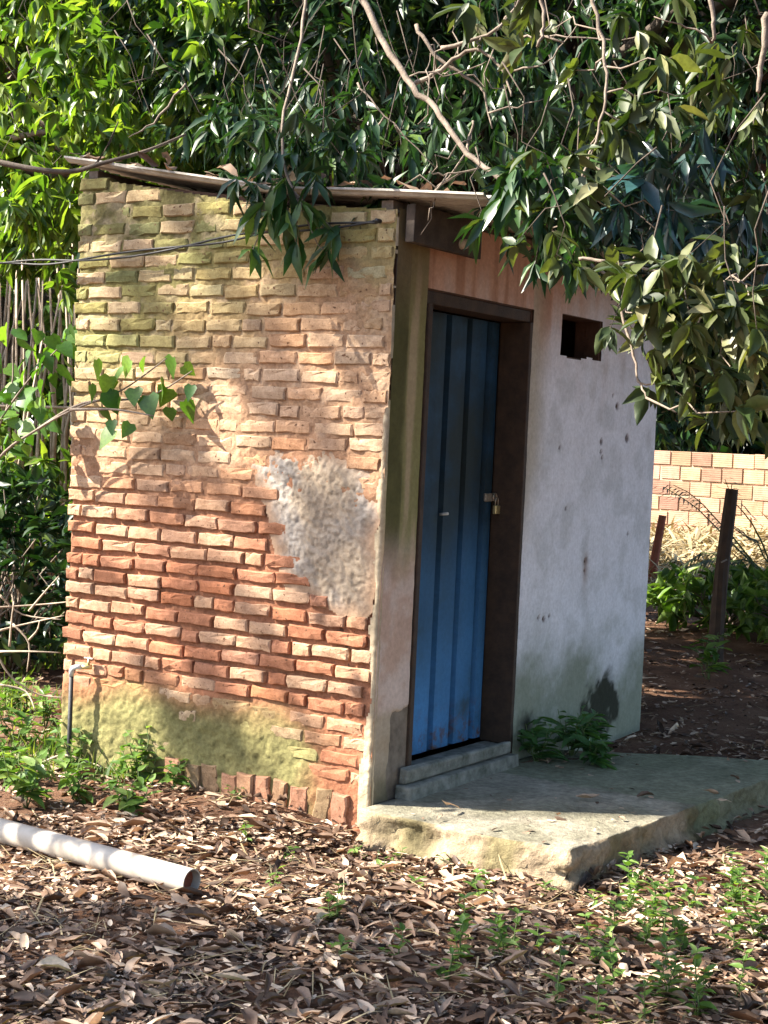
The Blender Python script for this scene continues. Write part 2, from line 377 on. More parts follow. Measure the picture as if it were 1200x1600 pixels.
# ---- brick side wall: mortar relief + one object per brick
PITCH = 0.0750; Z1 = 2.126
def deep(x, z):          # how far the joints are washed out, 0 .. 1
    a = sstep(0.30, 0.45, z) * sstep(1.36, 1.12, z)
    slant = sstep(0.50, 0.32, z + 0.18 * (x + 0.9))
    return a * (1 - 0.6 * slant) * (0.55 + 0.45 * sstep(0.25, 0.6, fbm(x * 3 + 4, z * 3 + 4, 21)))
def cover(x, z):         # where thin mossy render hides the bricks near the foot
    lim = 0.34 - 0.16 * sstep(-0.75, -0.3, x) + 0.10 * (fbm(x * 4, z * 4 + 30, 31) - 0.5) - 0.2 * sstep(-0.4, -0.2, x)
    return sstep(lim + 0.03, lim - 0.05, z) * sstep(-0.02, -0.1, x)
def wall_colour(x, z):
    n1 = fbm(x * 2.2 + 3, z * 2.2 + 7, 41); n2 = fbm(x * 7 + 3, z * 7 + 7, 45)
    tan = np.array([0.44, 0.285, 0.18]); red = np.array([0.37, 0.165, 0.095]); moss = np.array([0.235, 0.225, 0.085]); dk = np.array([0.10, 0.095, 0.045]); grn = np.array([0.21, 0.225, 0.095])
    t = sstep(0.9, 1.65, z + 0.5 * (n1 - 0.5))[..., None]
    c = lerp(red, tan, t)
    mo = (sstep(1.75, 2.35, z - 0.30 * (x + 0.9) + 0.7 * (n1 - 0.5)))[..., None] * 0.95
    c = lerp(c, moss, mo)
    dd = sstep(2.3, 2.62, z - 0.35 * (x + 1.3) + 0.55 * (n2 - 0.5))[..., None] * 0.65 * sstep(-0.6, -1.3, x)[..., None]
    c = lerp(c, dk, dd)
    gg = (sstep(0.42, 0.22, z + 0.28 * (n1 - 0.5)) * sstep(-0.18, -0.42, x + 0.2 * (n2 - 0.5)))[..., None]
    c = lerp(c, grn, gg * 0.9)
    return c
def relief_grid(name, u0, u1, v0, v1, step, hfun, cfun, mask, to3, parent, material):
    nu = int(round((u1 - u0) / step)) + 1; nv = int(round((v1 - v0) / step)) + 1
    U, V = np.meshgrid(np.linspace(u0, u1, nu), np.linspace(v0, v1, nv), indexing='ij')
    H = hfun(U, V); pts = to3(U, V, H).reshape(-1, 3)
    ii, jj = np.meshgrid(np.arange(nu - 1), np.arange(nv - 1), indexing='ij')
    Fq = np.stack([ii * nv + jj, (ii + 1) * nv + jj, (ii + 1) * nv + jj + 1, ii * nv + jj + 1], -1).reshape(-1, 4)
    if mask is not None:
        mk = mask(U, V).reshape(-1); Fq = Fq[mk[Fq].all(1)]
        used = np.unique(Fq); re = -np.ones(len(pts), int); re[used] = np.arange(len(used)); Fq = re[Fq]; pts = pts[used]
        cols = cfun(U, V).reshape(-1, 3)[used]
    else: cols = cfun(U, V).reshape(-1, 3)
    return obj(name, npmesh(name, pts, Fq, True, cols), material, parent)

def mort_h(x, z):
    n = fbm(x * 28, z * 28, 51, 3) - 0.5; n2 = fbm(x * 5 + 8, z * 7 + 8, 55, 3) - 0.5
    h = -0.0056 + 0.012 * n + (0.011 + 0.013 * sstep(1.25, 1.45, z)) * n2 + 0.006 * (fbm(x * 80, z * 80, 57, 2) - 0.5) - 0.0175 * deep(x, z) + 0.0105 * cover(x, z) * (1 + 0.6 * n)
    edge = sstep(-HL + 0.02, -HL, x); return h - 0.012 * edge
def mort_c(x, z):
    c = wall_colour(x, z); n = fbm(x * 12, z * 12, 61)[..., None]
    d = deep(x, z)[..., None]
    c = lerp(c * np.array([0.92, 0.88, 0.85]), np.array([0.25, 0.125, 0.075]), 0.65 * d)
    pale = np.array([0.42, 0.33, 0.24])
    c = lerp(c, pale, 0.35 * sstep(0.5, 0.7, n) * sstep(1.2, 1.6, z)[..., None])
    return c * (0.75 + 0.5 * n)
side = empty('side_wall'); side.parent = hut
mb = MB()
zt0, zt1 = float(roof_z(-HL)) - 0.05, float(roof_z(0)) - 0.05
relief_grid('mortar', -HL + 0.006, -0.004, -0.14, 2.83, 0.008, mort_h, mort_c, lambda x, z: z < roof_z(x) - 0.035,
            lambda x, z, h: np.stack([x, -h, z], -1), side, M_MORTAR)
# solid body of the wall behind the relief
mb = MB()
V = [(-HL + 0.012, 0.028, -0.3), (-0.01, 0.028, -0.3), (-0.01, 0.028, zt1), (-HL + 0.012, 0.028, zt0), (-HL + 0.012, 0.12, -0.3), (-0.01, 0.12, -0.3), (-0.01, 0.12, zt1), (-HL + 0.012, 0.12, zt0)]
mb.add(V, [(0, 1, 2, 3), (7, 6, 5, 4), (0, 4, 5, 1), (1, 5, 6, 2), (2, 6, 7, 3), (3, 7, 4, 0)])
obj('wall_core', mb.mesh('wall_core'), M_DARK, side)

def brick_mesh(seed, l=0.196, h=0.053, dep=0.09):
    r = random.Random(seed); a = l / 2; b = h / 2
    ring = [(-a, -b), (-a * .45, -b), (a * .1, -b), (a * .55, -b), (a, -b), (a, 0), (a, b), (a * .5, b), (-a * .05, b), (-a * .5, b), (-a, b), (-a, 0)]
    n = len(ring); V = []; F = []
    jj = [(r.uniform(-.006, .006), r.uniform(-.0036, .0036)) for _ in ring]
    chip = r.randrange(n) if r.random() < 0.55 else -1
    for q, (x, z) in enumerate(ring):
        s = 0.93 if q != chip else 0.84
        V.append((x * (1 - .008 / a) + jj[q][0] * .5, r.uniform(-.0035, .0025) + (0.008 if q == chip else 0), z * (1 - .0045 / b) * (s / .93) + jj[q][1]))
    for q, (x, z) in enumerate(ring): V.append((x + jj[q][0], 0.0055 + r.uniform(-.002, .002), z + jj[q][1]))
    for q, (x, z) in enumerate(ring): V.append((x, dep, z))
    m0 = len(V); V.append((-a * .45, r.uniform(-.004, -.001), r.uniform(-.006, .006))); V.append((a * .4, r.uniform(-.004, -.001), r.uniform(-.006, .006)))
    for q in range(n):
        p = (q + 1) % n
        F.append((n + q, n + p, p, q)); F.append((2 * n + q, 2 * n + p, n + p, n + q))
    c = [m0] * 2 + [m0 + 1] * 5 + [m0] * 5
    for q in range(n):
        F.append((q, (q + 1) % n, c[q]))
    F.append((2, m0 + 1, m0)); F.append((7, m0, m0 + 1))
    me = pmesh('brick', V, F); me.materials.append(M_BRICK); return me
BR = [brick_mesh(100 + q) for q in range(24)]
# outline of the grey render patch (x, z)
PATCH = [(-0.66, 1.51), (-0.40, 1.54), (-0.139, 1.475), (-0.036, 1.43), (-0.028, 0.82), (-0.12, 0.775), (-0.205, 0.80), (-0.30, 0.83), (-0.41, 0.865), (-0.50, 0.96), (-0.58, 1.08), (-0.60, 1.18), (-0.64, 1.276), (-0.71, 1.34), (-0.75, 1.43)]
PA = np.array(PATCH)
def poly_sd(x, z):       # signed distance, positive inside the patch
    dmin = np.full(x.shape, 9.0); ins = np.zeros(x.shape, bool); n = len(PA)
    for q in range(n):
        a = PA[q]; b = PA[(q + 1) % n]; ex, ez = b - a; wx, wz = x - a[0], z - a[1]
        t = np.clip((wx * ex + wz * ez) / (ex * ex + ez * ez), 0, 1)
        dmin = np.minimum(dmin, np.hypot(wx - t * ex, wz - t * ez))
        cnd = (a[1] > z) != (b[1] > z); ins ^= cnd & (x < (b[0] - a[0]) * (z - a[1]) / (b[1] - a[1] + 1e-12) + a[0])
    return np.where(ins, dmin, -dmin) + 0.12 * (fbm(x * 8, z * 8, 71, 4) - 0.5)
count = 0
for k in range(-9, 30):
    zc = Z1 - k * PITCH
    if zc < 0.05: continue
    x = -HL + (0.0 if k % 2 == 0 else -0.105) + random.uniform(-0.02, 0.02)
    while x < -0.012:
        l = 0.196 * random.uniform(0.93, 1.06)
        if random.random() < 0.13: l *= random.uniform(0.45, 0.6)
        x0 = max(x, -HL + random.uniform(-0.006, 0.008)); x1 = min(x + l, -0.012 if zc > 1.5 else -0.03)
        xn = x + l + random.uniform(0.009, 0.019); xm = 0.5 * (x0 + x1)
        if x1 - x0 > 0.035 and zc + 0.035 < float(roof_z(xm)) - 0.02:
            A1 = np.array([xm]); B1 = np.array([zc])
            sd = float(poly_sd(A1, B1)[0]); cv = float(cover(A1, B1)[0])
            if not (sd > 0.045 or (cv > 0.85 and random.random() < 0.6)):
                o = bpy.data.objects.new('brick', random.choice(BR)); COL.objects.link(o); o.parent = side
                dp = float(deep(A1, B1)[0])
                off = random.gauss(0, 0.0019) - 0.001 * dp + (-0.0005 if zc > 1.4 else 0) + (0.006 if random.random() < 0.06 else 0)
                o.location = (xm, off, zc + random.gauss(0, 0.0025) + 0.005 * math.sin(xm * 3 + k))
                o.scale = ((x1 - x0) / 0.196, 1, random.uniform(0.93, 1.04) * (1.0 if dp > 0.3 else 1.03))
                o.rotation_euler = (random.gauss(0, 0.03), random.gauss(0, 0.010), random.gauss(0, 0.012))
                c = wall_colour(A1, B1)[0]
                v = random.uniform(0.78, 1.22); h = random.gauss(0, 0.05)
                c = c * v * np.array([1 + h, 1, 1 - h])
                if random.random() < 0.34: c = lerp(c, np.array([0.50, 0.355, 0.235]), random.uniform(0.3, 0.75))
                if random.random() < 0.10: c = lerp(c, np.array([0.36, 0.24, 0.165]), 0.6)
                o.color = (*[float(max(0.02, q)) for q in c], 1)
                count += 1
        x = xn
print('bricks', count)

def patch_h(x, z):
    s = poly_sd(x, z); t = sstep(-0.01, 0.09, s)
    n = fbm(x * 34, z * 30, 81, 3) - 0.5; ridg = np.abs(fbm(x * 20 + z * 9, z * 17 - x * 6, 85, 3) - 0.5)
    return -0.012 + t * 0.0105 + t * (0.006 * n + 0.009 * (0.14 - ridg) + 0.015 * (fbm(x * 90 + z * 40, z * 70, 87, 2) - 0.5)) + 0.006 * (fbm(x * 6, z * 6, 88) - 0.5)
def patch_c(x, z):
    n = fbm(x * 9, z * 9, 91)[..., None]; n2 = fbm(x * 3 + 5, z * 3, 93)[..., None]
    c = lerp(np.array([0.42, 0.335, 0.245]), np.array([0.35, 0.315, 0.28]), sstep(0.35, 0.6, n2))
    e = sstep(0.10, -0.01, poly_sd(x, z))[..., None]; pit = sstep(0.56, 0.70, fbm(x * 40 + z * 12, z * 34, 95, 3))[..., None]; c = lerp(c, np.array([0.20, 0.16, 0.12]), 0.55 * pit)
    return lerp(c, np.array([0.43, 0.28, 0.18]), 0.85 * e) * (0.8 + 0.4 * n)
relief_grid('render_patch', -0.80, -0.012, 0.70, 1.60, 0.0075, patch_h, patch_c, lambda x, z: poly_sd(x, z) > -0.02,
            lambda x, z, h: np.stack([x, -h, z], -1), side, M_ROUGH)
# pale mortar squeezed along the front corner
def corn_m(x, z): return x > -0.012 - 0.040 * fbm(z * 9, x * 0 + 3, 101) - 0.03 * sstep(0.4, 0.05, z) + 0.03 * sstep(1.4, 1.9, z)
relief_grid('corner_render', -0.10, 0.004, -0.10, 2.50, 0.008, lambda x, z: 0.005 + 0.014 * (fbm(x * 25, z * 25, 103) - 0.5) - 0.02 * sstep(-0.01, 0.004, x),
            lambda x, z: np.array([0.44, 0.36, 0.25]) * (0.7 + 0.6 * fbm(x * 10, z * 6, 105))[..., None], corn_m, lambda x, z, h: np.stack([x, -h, z], -1), side, M_ROUGH)
# footing of bricks on end along the foot of the wall
for q in range(10):
    xm = -1.08 + q * 0.104 + random.uniform(-0.02, 0.02); hgt = random.uniform(0.10, 0.19)
    o = bpy.data.objects.new('footing_brick', random.choice(BR)); COL.objects.link(o); o.parent = side
    o.rotation_euler = (random.gauss(0, 0.05), math.pi / 2 + random.gauss(0, 0.05), random.gauss(0, 0.05))
    o.scale = (hgt / 0.196 * 1.25, 1, random.uniform(1.4, 2.1)); o.location = (xm, -0.020 + random.gauss(0, 0.006), 0.035 - 0.5 * hgt * 1.25 + random.uniform(-0.03, 0.015))
    c = lerp(np.array([0.34, 0.17, 0.11]), np.array([0.22, 0.22, 0.11]), random.uniform(0, 0.5)); o.color = (*[float(t) for t in c], 1)

# ---- the other walls
mb = MB(); mb.box((-HL + 0.012, 0.122, -0.3), (-HL + 0.13, HW - 0.122, float(roof_z(-HL)) - 0.05)); obj('rear_wall', mb.mesh('rear_wall'), M_DARK, hut)
mb = MB()
V = [(-HL, HW - 0.12, -0.3), (-0.16, HW - 0.12, -0.3), (-0.16, HW - 0.12, 2.45), (-HL, HW - 0.12, 2.66), (-HL, HW, -0.3), (-0.16, HW, -0.3), (-0.16, HW, 2.45), (-HL, HW, 2.66)]
mb.add(V, [(0, 1, 2, 3), (7, 6, 5, 4), (0, 4, 5, 1), (1, 5, 6, 2), (2, 6, 7, 3), (3, 7, 4, 0)]); obj('far_side_wall', mb.mesh('far_side_wall'), M_DARK, hut)

# ---- whitewashed front wall: relief with door opening, block-sized hole and broken top
DY0, DY1, DZ1 = 0.285, 1.275, 2.225
def front_open(y, z):    # True where wall is solid
    wob = 0.015 * (fbm(y * 14, z * 14, 111, 3) - 0.5)
    door = (y > DY0) & (y < DY1) & (z < DZ1)
    hole = (y > 1.60 + wob) & (y < 2.07 + wob) & (z > 2.035 + 1.5 * wob + 0.01 * np.sin(y * 17)) & (z < 2.235 + wob)
    top = np.where(y < 1.225, 2.545, 2.425 + 0.03 * (fbm(y * 5, y * 0, 113) - 0.5) + 0.02 * (y - 1.2))
    return ~door & ~hole & (z < top)
PITS = [(2.14, 1.607, .022), (2.47, 1.633, .028), (2.323, 1.804, .026), (2.14, 1.55, .016), (2.16, 1.52, .014), (1.644, 1.562, .014), (2.26, 1.86, .010), (2.021, .965, .03), (2.02, .915, .02), (1.75, 1.25, .012), (2.55, 1.1, .014), (1.5, .70, .016), (1.56, .69, .02), (1.62, .70, .015)]
def front_h(y, z):
    h = 0.006 * (fbm(y * 5, z * 5, 121) - 0.5) + 0.003 * (fbm(y * 30, z * 30, 123, 3) - 0.5)
    for (py, pz, pr) in PITS: h = h - 0.010 * np.exp(-((y - py) ** 2 + (z - pz) ** 2) / (pr * 0.7) ** 2)
    # broken plaster low on the pier and by the foot of the wall
    n = fbm(y * 9 + 2, z * 9, 125)
    brk = sstep(0.41, 0.385, z + 0.10 * (n - 0.5)) * sstep(0.125, 0.15, y + 0.04 * (fbm(z * 14, z * 0, 127) - 0.5)) * (y < DY0)
    h = h - 0.022 * brk * (0.7 + 0.6 * n)
    foot = np.exp(-((y - 2.23) ** 2 / 0.05 + (z - 0.14) ** 2 / 0.018)); h = h - 0.005 * sstep(0.35, 0.7, foot * (0.5 + n))
    h = h + 0.010 * (y < 0.125 + 0.01 * (fbm(z * 6, z * 0, 128) - .5)) * sstep(1.0, 1.1, z)        # proud corner strip
    edge = sstep(HW - 0.03, HW, y); h = h - 0.02 * edge * (0.5 + fbm(z * 8, z * 0, 129))
    return h
def front_c(y, z):
    n1 = fbm(y * 2.5, z * 2.5, 131); n2 = fbm(y * 8, z * 8, 133); st = fbm(y * 16, z * 1.1, 135); n3 = fbm(y * 24, z * 24, 137, 3)
    white = np.array([0.77, 0.76, 0.80]); pink = np.array([0.52, 0.31, 0.22]); grey = np.array([0.50, 0.50, 0.50])
    c = lerp(white, grey, 0.45 * sstep(0.45, 0.7, n2)[..., None])
    tp = sstep(1.62, 2.35, z + 0.55 * (n1 - 0.5) - 0.16 * (y - 1.5) + 0.35 * (st - 0.5))[..., None]
    c = lerp(c, np.array([0.56, 0.46, 0.42]), tp)
    tp2 = sstep(1.98, 2.42, z + 0.35 * (n1 - 0.5) + 0.4 * (st - 0.5) - 0.30 * np.clip(y - 1.3, 0, 3))[..., None]
    c = lerp(c, pink, tp2)
    c = lerp(c, np.array([0.30, 0.15, 0.09]), (0.6 * sstep(0.55, 0.68, st) * sstep(2.0, 2.3, z) * (y < 1.5))[..., None])
    # brown run-off below the eaves beside the door
    c = lerp(c, np.array([0.42, 0.36, 0.26]), (0.8 * sstep(1.50, 1.28, y + 0.12 * (n1 - 0.5)) * (y > DY1) * sstep(0.9, 1.5, z))[..., None])
    # damp foot: green and black
    df = sstep(0.66, 0.16, z + 0.6 * (n1 - 0.5) + 0.3 * (n2 - 0.5) + 0.12 * (n3 - 0.5))[..., None] * (y > DY1)[..., None]
    c = lerp(c, np.array([0.20, 0.225, 0.155]), 0.9 * df)
    foot = 1.5 * np.exp(-((y - 2.30) ** 2 / 0.10 + (z - 0.15) ** 2 / 0.045)) * (0.05 + 1.1 * n2 + 0.5 * (n3 - 0.3)) + 0.9 * np.exp(-((y - 1.42) ** 2 / 0.02 + (z - 0.18) ** 2 / 0.02)) * (0.4 + n2)
    c = lerp(c, np.array([0.035, 0.038, 0.025]), sstep(0.40, 0.72, foot)[..., None])
    for (py, pz, pr) in PITS:
        e = np.exp(-((y - py) ** 2 + (z - pz) ** 2) / (pr) ** 2)[..., None]; c = lerp(c, np.array([0.10, 0.065, 0.055]), sstep(0.3, 0.8, e * (0.6 + 0.8 * n3[..., None])) * 0.9)
    e = np.exp(-((y - 2.02) ** 2 / 0.0012 + (z - 0.92) ** 2 / 0.008))[..., None]; c = lerp(c, np.array([0.34, 0.25, 0.21]), 0.8 * e)
    # pier between corner and door
    pier = (y < DY0)
    pc = lerp(np.array([0.58, 0.46, 0.41]), np.array([0.50, 0.35, 0.28]), sstep(0.4, 0.7, n2)[..., None])
    olive = np.array([0.085, 0.082, 0.030]); beige = np.array([0.38, 0.31, 0.19])
    strip = sstep(0.15, 0.10, y + 0.05 * (fbm(z * 5, z * 0, 141) - 0.5))[..., None]
    up = sstep(0.86, 1.22, z + 0.25 * (n1 - 0.5))[..., None]
    mossy = lerp(lerp(beige, np.array([0.22, 0.21, 0.09]), sstep(0.4, 0.65, st)[..., None]), olive * (0.8 + 0.6 * n2[..., None]), strip)
    pc = lerp(pc, mossy, up)
    pc = lerp(pc, np.array([0.20, 0.14, 0.085]), (0.6 * sstep(2.0, 2.35, z))[..., None])  # eave shadow painted into the top of the pier as brown
    brk = (sstep(0.41, 0.385, z + 0.10 * (fbm(y * 9 + 2, z * 9, 125) - 0.5)) * sstep(0.125, 0.15, y + 0.04 * (fbm(z * 14, z * 0, 127) - 0.5)))[..., None]
    pc = lerp(pc, np.array([0.085, 0.045, 0.025]), brk)
    low = sstep(0.42, 0.36, z)[..., None] * (1 - brk); pc = lerp(pc, np.array([0.34, 0.28, 0.19]), 0.7 * low)
    pc = lerp(pc, np.array([0.09, 0.08, 0.04]), (0.75 * sstep(0.20, 0.02, z + 0.15 * (n2 - 0.5)))[..., None])
    return np.where(pier[..., None], pc, c)
front = empty('front_wall'); front.parent = hut
relief_grid('plaster', 0.002, HW, -0.12, 2.60, 0.0105, front_h, front_c, front_open, lambda y, z, h: np.stack([h, y, z], -1), front, M_PLASTER)
# masonry behind the plaster, butted pieces leaving the openings free
for k, (y0, y1, z0, z1) in enumerate([(0.03, DY0, -0.3, 2.53), (DY0, DY1, DZ1, 2.53), (DY1, 1.61, -0.3, 2.40), (1.61, 2.06, -0.3, 2.03), (1.61, 2.06, 2.24, 2.40), (2.06, HW - 0.012, -0.3, 2.40)]):
    mb = MB(); mb.box((-0.15, y0, z0), (-0.008, y1, z1)); obj('masonry', mb.mesh('masonry'), M_DARK if k > 0 else M_GREYWOOD, front)
mb = MB(); mb.box((-0.15, DY0, -0.3), (-0.008, DY1, 0.085)); obj('threshold', mb.mesh('threshold'), M_STEP, front)

# ---- wooden door frame
fr = empty('door_frame'); fr.parent = hut
for nm, lo, hi in (('jamb', (-0.165, DY0 + 0.002, 0.088), (0.006, DY0 + 0.035, DZ1 - 0.058)), ('jamb', (-0.165, DY1 - 0.03, 0.088), (0.004, DY1 - 0.002, DZ1 - 0.058)), ('head', (-0.165, DY0 + 0.002, DZ1 - 0.056), (-0.012, DY1 - 0.002, DZ1 - 0.002))):
    mb = MB(); mb.box(lo, hi, 0.002); bevel(obj(nm, mb.mesh(nm), M_WOOD, fr), 0.004)

# ---- blue door of folded sheet
door = empty('door'); door.parent = hut
dx = -0.150
mb = MB(); mb.box((dx - 0.05, DY0 + 0.04, 0.10), (dx - 0.033, DY1 - 0.034, DZ1 - 0.06)); obj('back_sheet', mb.mesh('back_sheet'), M_DOORD, door)
edges = [DY0 + 0.042, 0.532, 0.728, 0.923, 1.118, DY1 - 0.036]
for q in range(5):
    a, b = edges[q] + 0.017, edges[q + 1] - 0.017; z0, z1 = 0.112, DZ1 - 0.066
    mb = MB(); V = []; F = []
    zs = np.linspace(z0, z1, 12); prof = [(a, -0.034), (a + 0.008, 0.0), (0.5 * (a + b), 0.0025), (b - 0.008, 0.0), (b, -0.034)]
    for z in zs:
        for (y, xx) in prof: V.append((dx + xx + random.uniform(-.0005, .0005), y + random.uniform(-.0008, .0008), z))
    for r_ in range(11):
        for c_ in range(4): p = r_ * 5 + c_; F.append((p, p + 1, p + 6, p + 5))
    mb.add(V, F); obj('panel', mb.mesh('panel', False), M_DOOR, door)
mb = MB(); mb.box((dx + 0.0, 1.135, 1.285), (dx + 0.014, 1.262, 1.325), 0.002); bevel(obj('hasp', mb.mesh('hasp'), M_STEEL, door), 0.003)
mb = MB(); mb.tube([(dx + 0.02, 1.215 + 0.018 * math.cos(t), 1.305 + 0.018 * math.sin(t)) for t in np.linspace(0, 2 * math.pi, 13)], 0.005, 6, False); obj('staple', mb.mesh('staple', True), M_STEEL, door)
mb = MB(); mb.tube([(dx - 0.01, 0.742, 1.226), (dx + 0.035, 0.738, 1.232)], 0.007, 8); obj('bolt', mb.mesh('bolt', True), M_PALE, door)
for z in (0.45, 1.15, 1.85):
    mb = MB(); mb.tube([(dx + 0.012, DY0 + 0.04, z - 0.05), (dx + 0.012, DY0 + 0.04, z + 0.05)], 0.009, 8); obj('hinge', mb.mesh('hinge', True), M_STEEL, door)

pad = empty('padlock', (dx + 0.03, 1.218, 1.245)); tag(pad, 'small brass padlock hanging on the blue door', 'padlock')
mb = MB(); mb.box((-0.010, -0.022, -0.022), (0.010, 0.022, 0.020)); bevel(obj('lock_body', mb.mesh('lock_body'), M_BRASS, pad), 0.004)
mb = MB(); mb.tube([(0, -0.014, 0.018)] + [(0, -0.014 * math.cos(t), 0.044 + 0.014 * math.sin(t)) for t in np.linspace(0, math.pi, 9)] + [(0, 0.014, 0.018)], 0.0038, 7); obj('shackle', mb.mesh('shackle', True), M_STEEL, pad)

# ---- steps under the door
for (lo, hi) in (((0.008, 0.215, 0.062), (0.055, 1.16, 0.125)), ((0.008, 0.19, -0.004), (0.085, 1.20, 0.060))):
    mb = MB(); mb.box(lo, hi, 0.009); bevel(obj('step', mb.mesh('step'), M_STEP, hut), 0.008)

# ---- roof: corrugated sheets on battens, fascia board
roof = empty('roof'); roof.parent = hut
def sheet(x0, x1, y0, y1, lift, seed):
    r = random.Random(seed); nx = 7; per = 0.075; ny_ = int((y1 - y0) / (per / 6)) + 1
    ys = np.linspace(y0, y1, ny_); xs = np.linspace(x0, x1, nx); V = []; F = []
    for top in (1, 0):
        for x in xs:
            for y in ys:
                e = 0.010 * (vnoise(np.array([y * 9 + seed]), np.array([x * 3.0]), 150)[0] - 0.5)
                xx = x + (0.06 * (vnoise(np.array([y * 11.0 + seed]), np.array([seed * 1.7]), 151)[0] - 0.5) if x in (xs[0], xs[-1]) else 0)
                yy = y + (0.035 * (vnoise(np.array([x * 4.0 + seed]), np.array([2.5]), 152)[0] - 0.5) if y in (ys[0], ys[-1]) else 0)
                V.append((xx, yy, float(roof_z(xx)) + 0.016 + lift + 0.009 * math.sin(2 * math.pi * y / per) + e + (0.009 if top else 0)))
    n1 = nx * ny_
    for a in range(nx - 1):
        for b in range(ny_ - 1):
            p = a * ny_ + b; F.append((p, p + ny_, p + ny_ + 1, p + 1)); F.append((n1 + p, n1 + p + 1, n1 + p + ny_ + 1, n1 + p + ny_))
    for a in range(nx - 1):
        for b in (0, ny_ - 1): p = a * ny_ + b; F.append((p, p + ny_, n1 + p + ny_, n1 + p))
    for b in range(ny_ - 1):
        for a in (0, nx - 1): p = a * ny_ + b; F.append((p, p + 1, n1 + p + 1, n1 + p))
    me = pmesh('roof_sheet', V, F, False); obj('roof_sheet', me, M_ROOF, roof)
cuts = [-0.055, 0.72, 1.46, 2.20, HW + 0.08]
for q in range(4):
    sheet(-HL - 0.05, -0.70, cuts[q], cuts[q + 1] + 0.03, 0.012 + 0.004 * (q % 2), q)
    sheet(-0.86, 0.20 + (0.22 if q == 0 else random.uniform(0.0, 0.08)), cuts[q], cuts[q + 1] + 0.03, 0.0 + 0.004 * (q % 2), q + 7)
for x in (-HL + 0.06, -0.9, -0.07):
    mb = MB(); z = float(roof_z(x)) - 0.035; mb.box((x - 0.03, 0.03, z - 0.018), (x + 0.03, HW + 0.05, z + 0.034)); bevel(obj('batten', mb.mesh('batten'), M_GREYWOOD, roof), 0.003)
mb = MB(); mb.box((0.030, 0.02, 2.395), (0.075, 0.60, 2.555), 0.004); bevel(obj('fascia_board', mb.mesh('fascia_board'), simple('fascia_wood', (0.018, 0.012, 0.008), (0.07, 0.05, 0.036), 16, 0.85), roof), 0.004)
mb = MB(); mb.tube([(0.07, 0.415, 2.437), (0.105, 0.413, 2.437)], [0.024, 0.021], 10); obj('peg', mb.mesh('peg', True), M_STICK, roof)

n = 60; xr = rng.uniform(-HL - .05, .25, n); yr = -0.04 + 0.9 * rng.random(n) ** 1.6; a = rng.uniform(0, 6.28, n); LLr = rng.uniform(.05, .14, n)
rl = obj('roof_litter', leaf_mesh('roof_litter', np.stack([xr, yr, roof_z(xr) + .05 + rng.uniform(0, .03, n)], 1), np.stack([np.cos(a), np.sin(a), rng.normal(0, .2, n)], 1), norm(np.array([0, 0, 1.0]) + rng.normal(0, .3, (n, 3))), LLr, LLr * .35, T_DRY, rng.normal(.2, .8, n), crumple=.04), M_LITTER)
tag(rl, 'dead leaves scattered along the edge of the hut roof', 'leaf litter', kind='stuff')

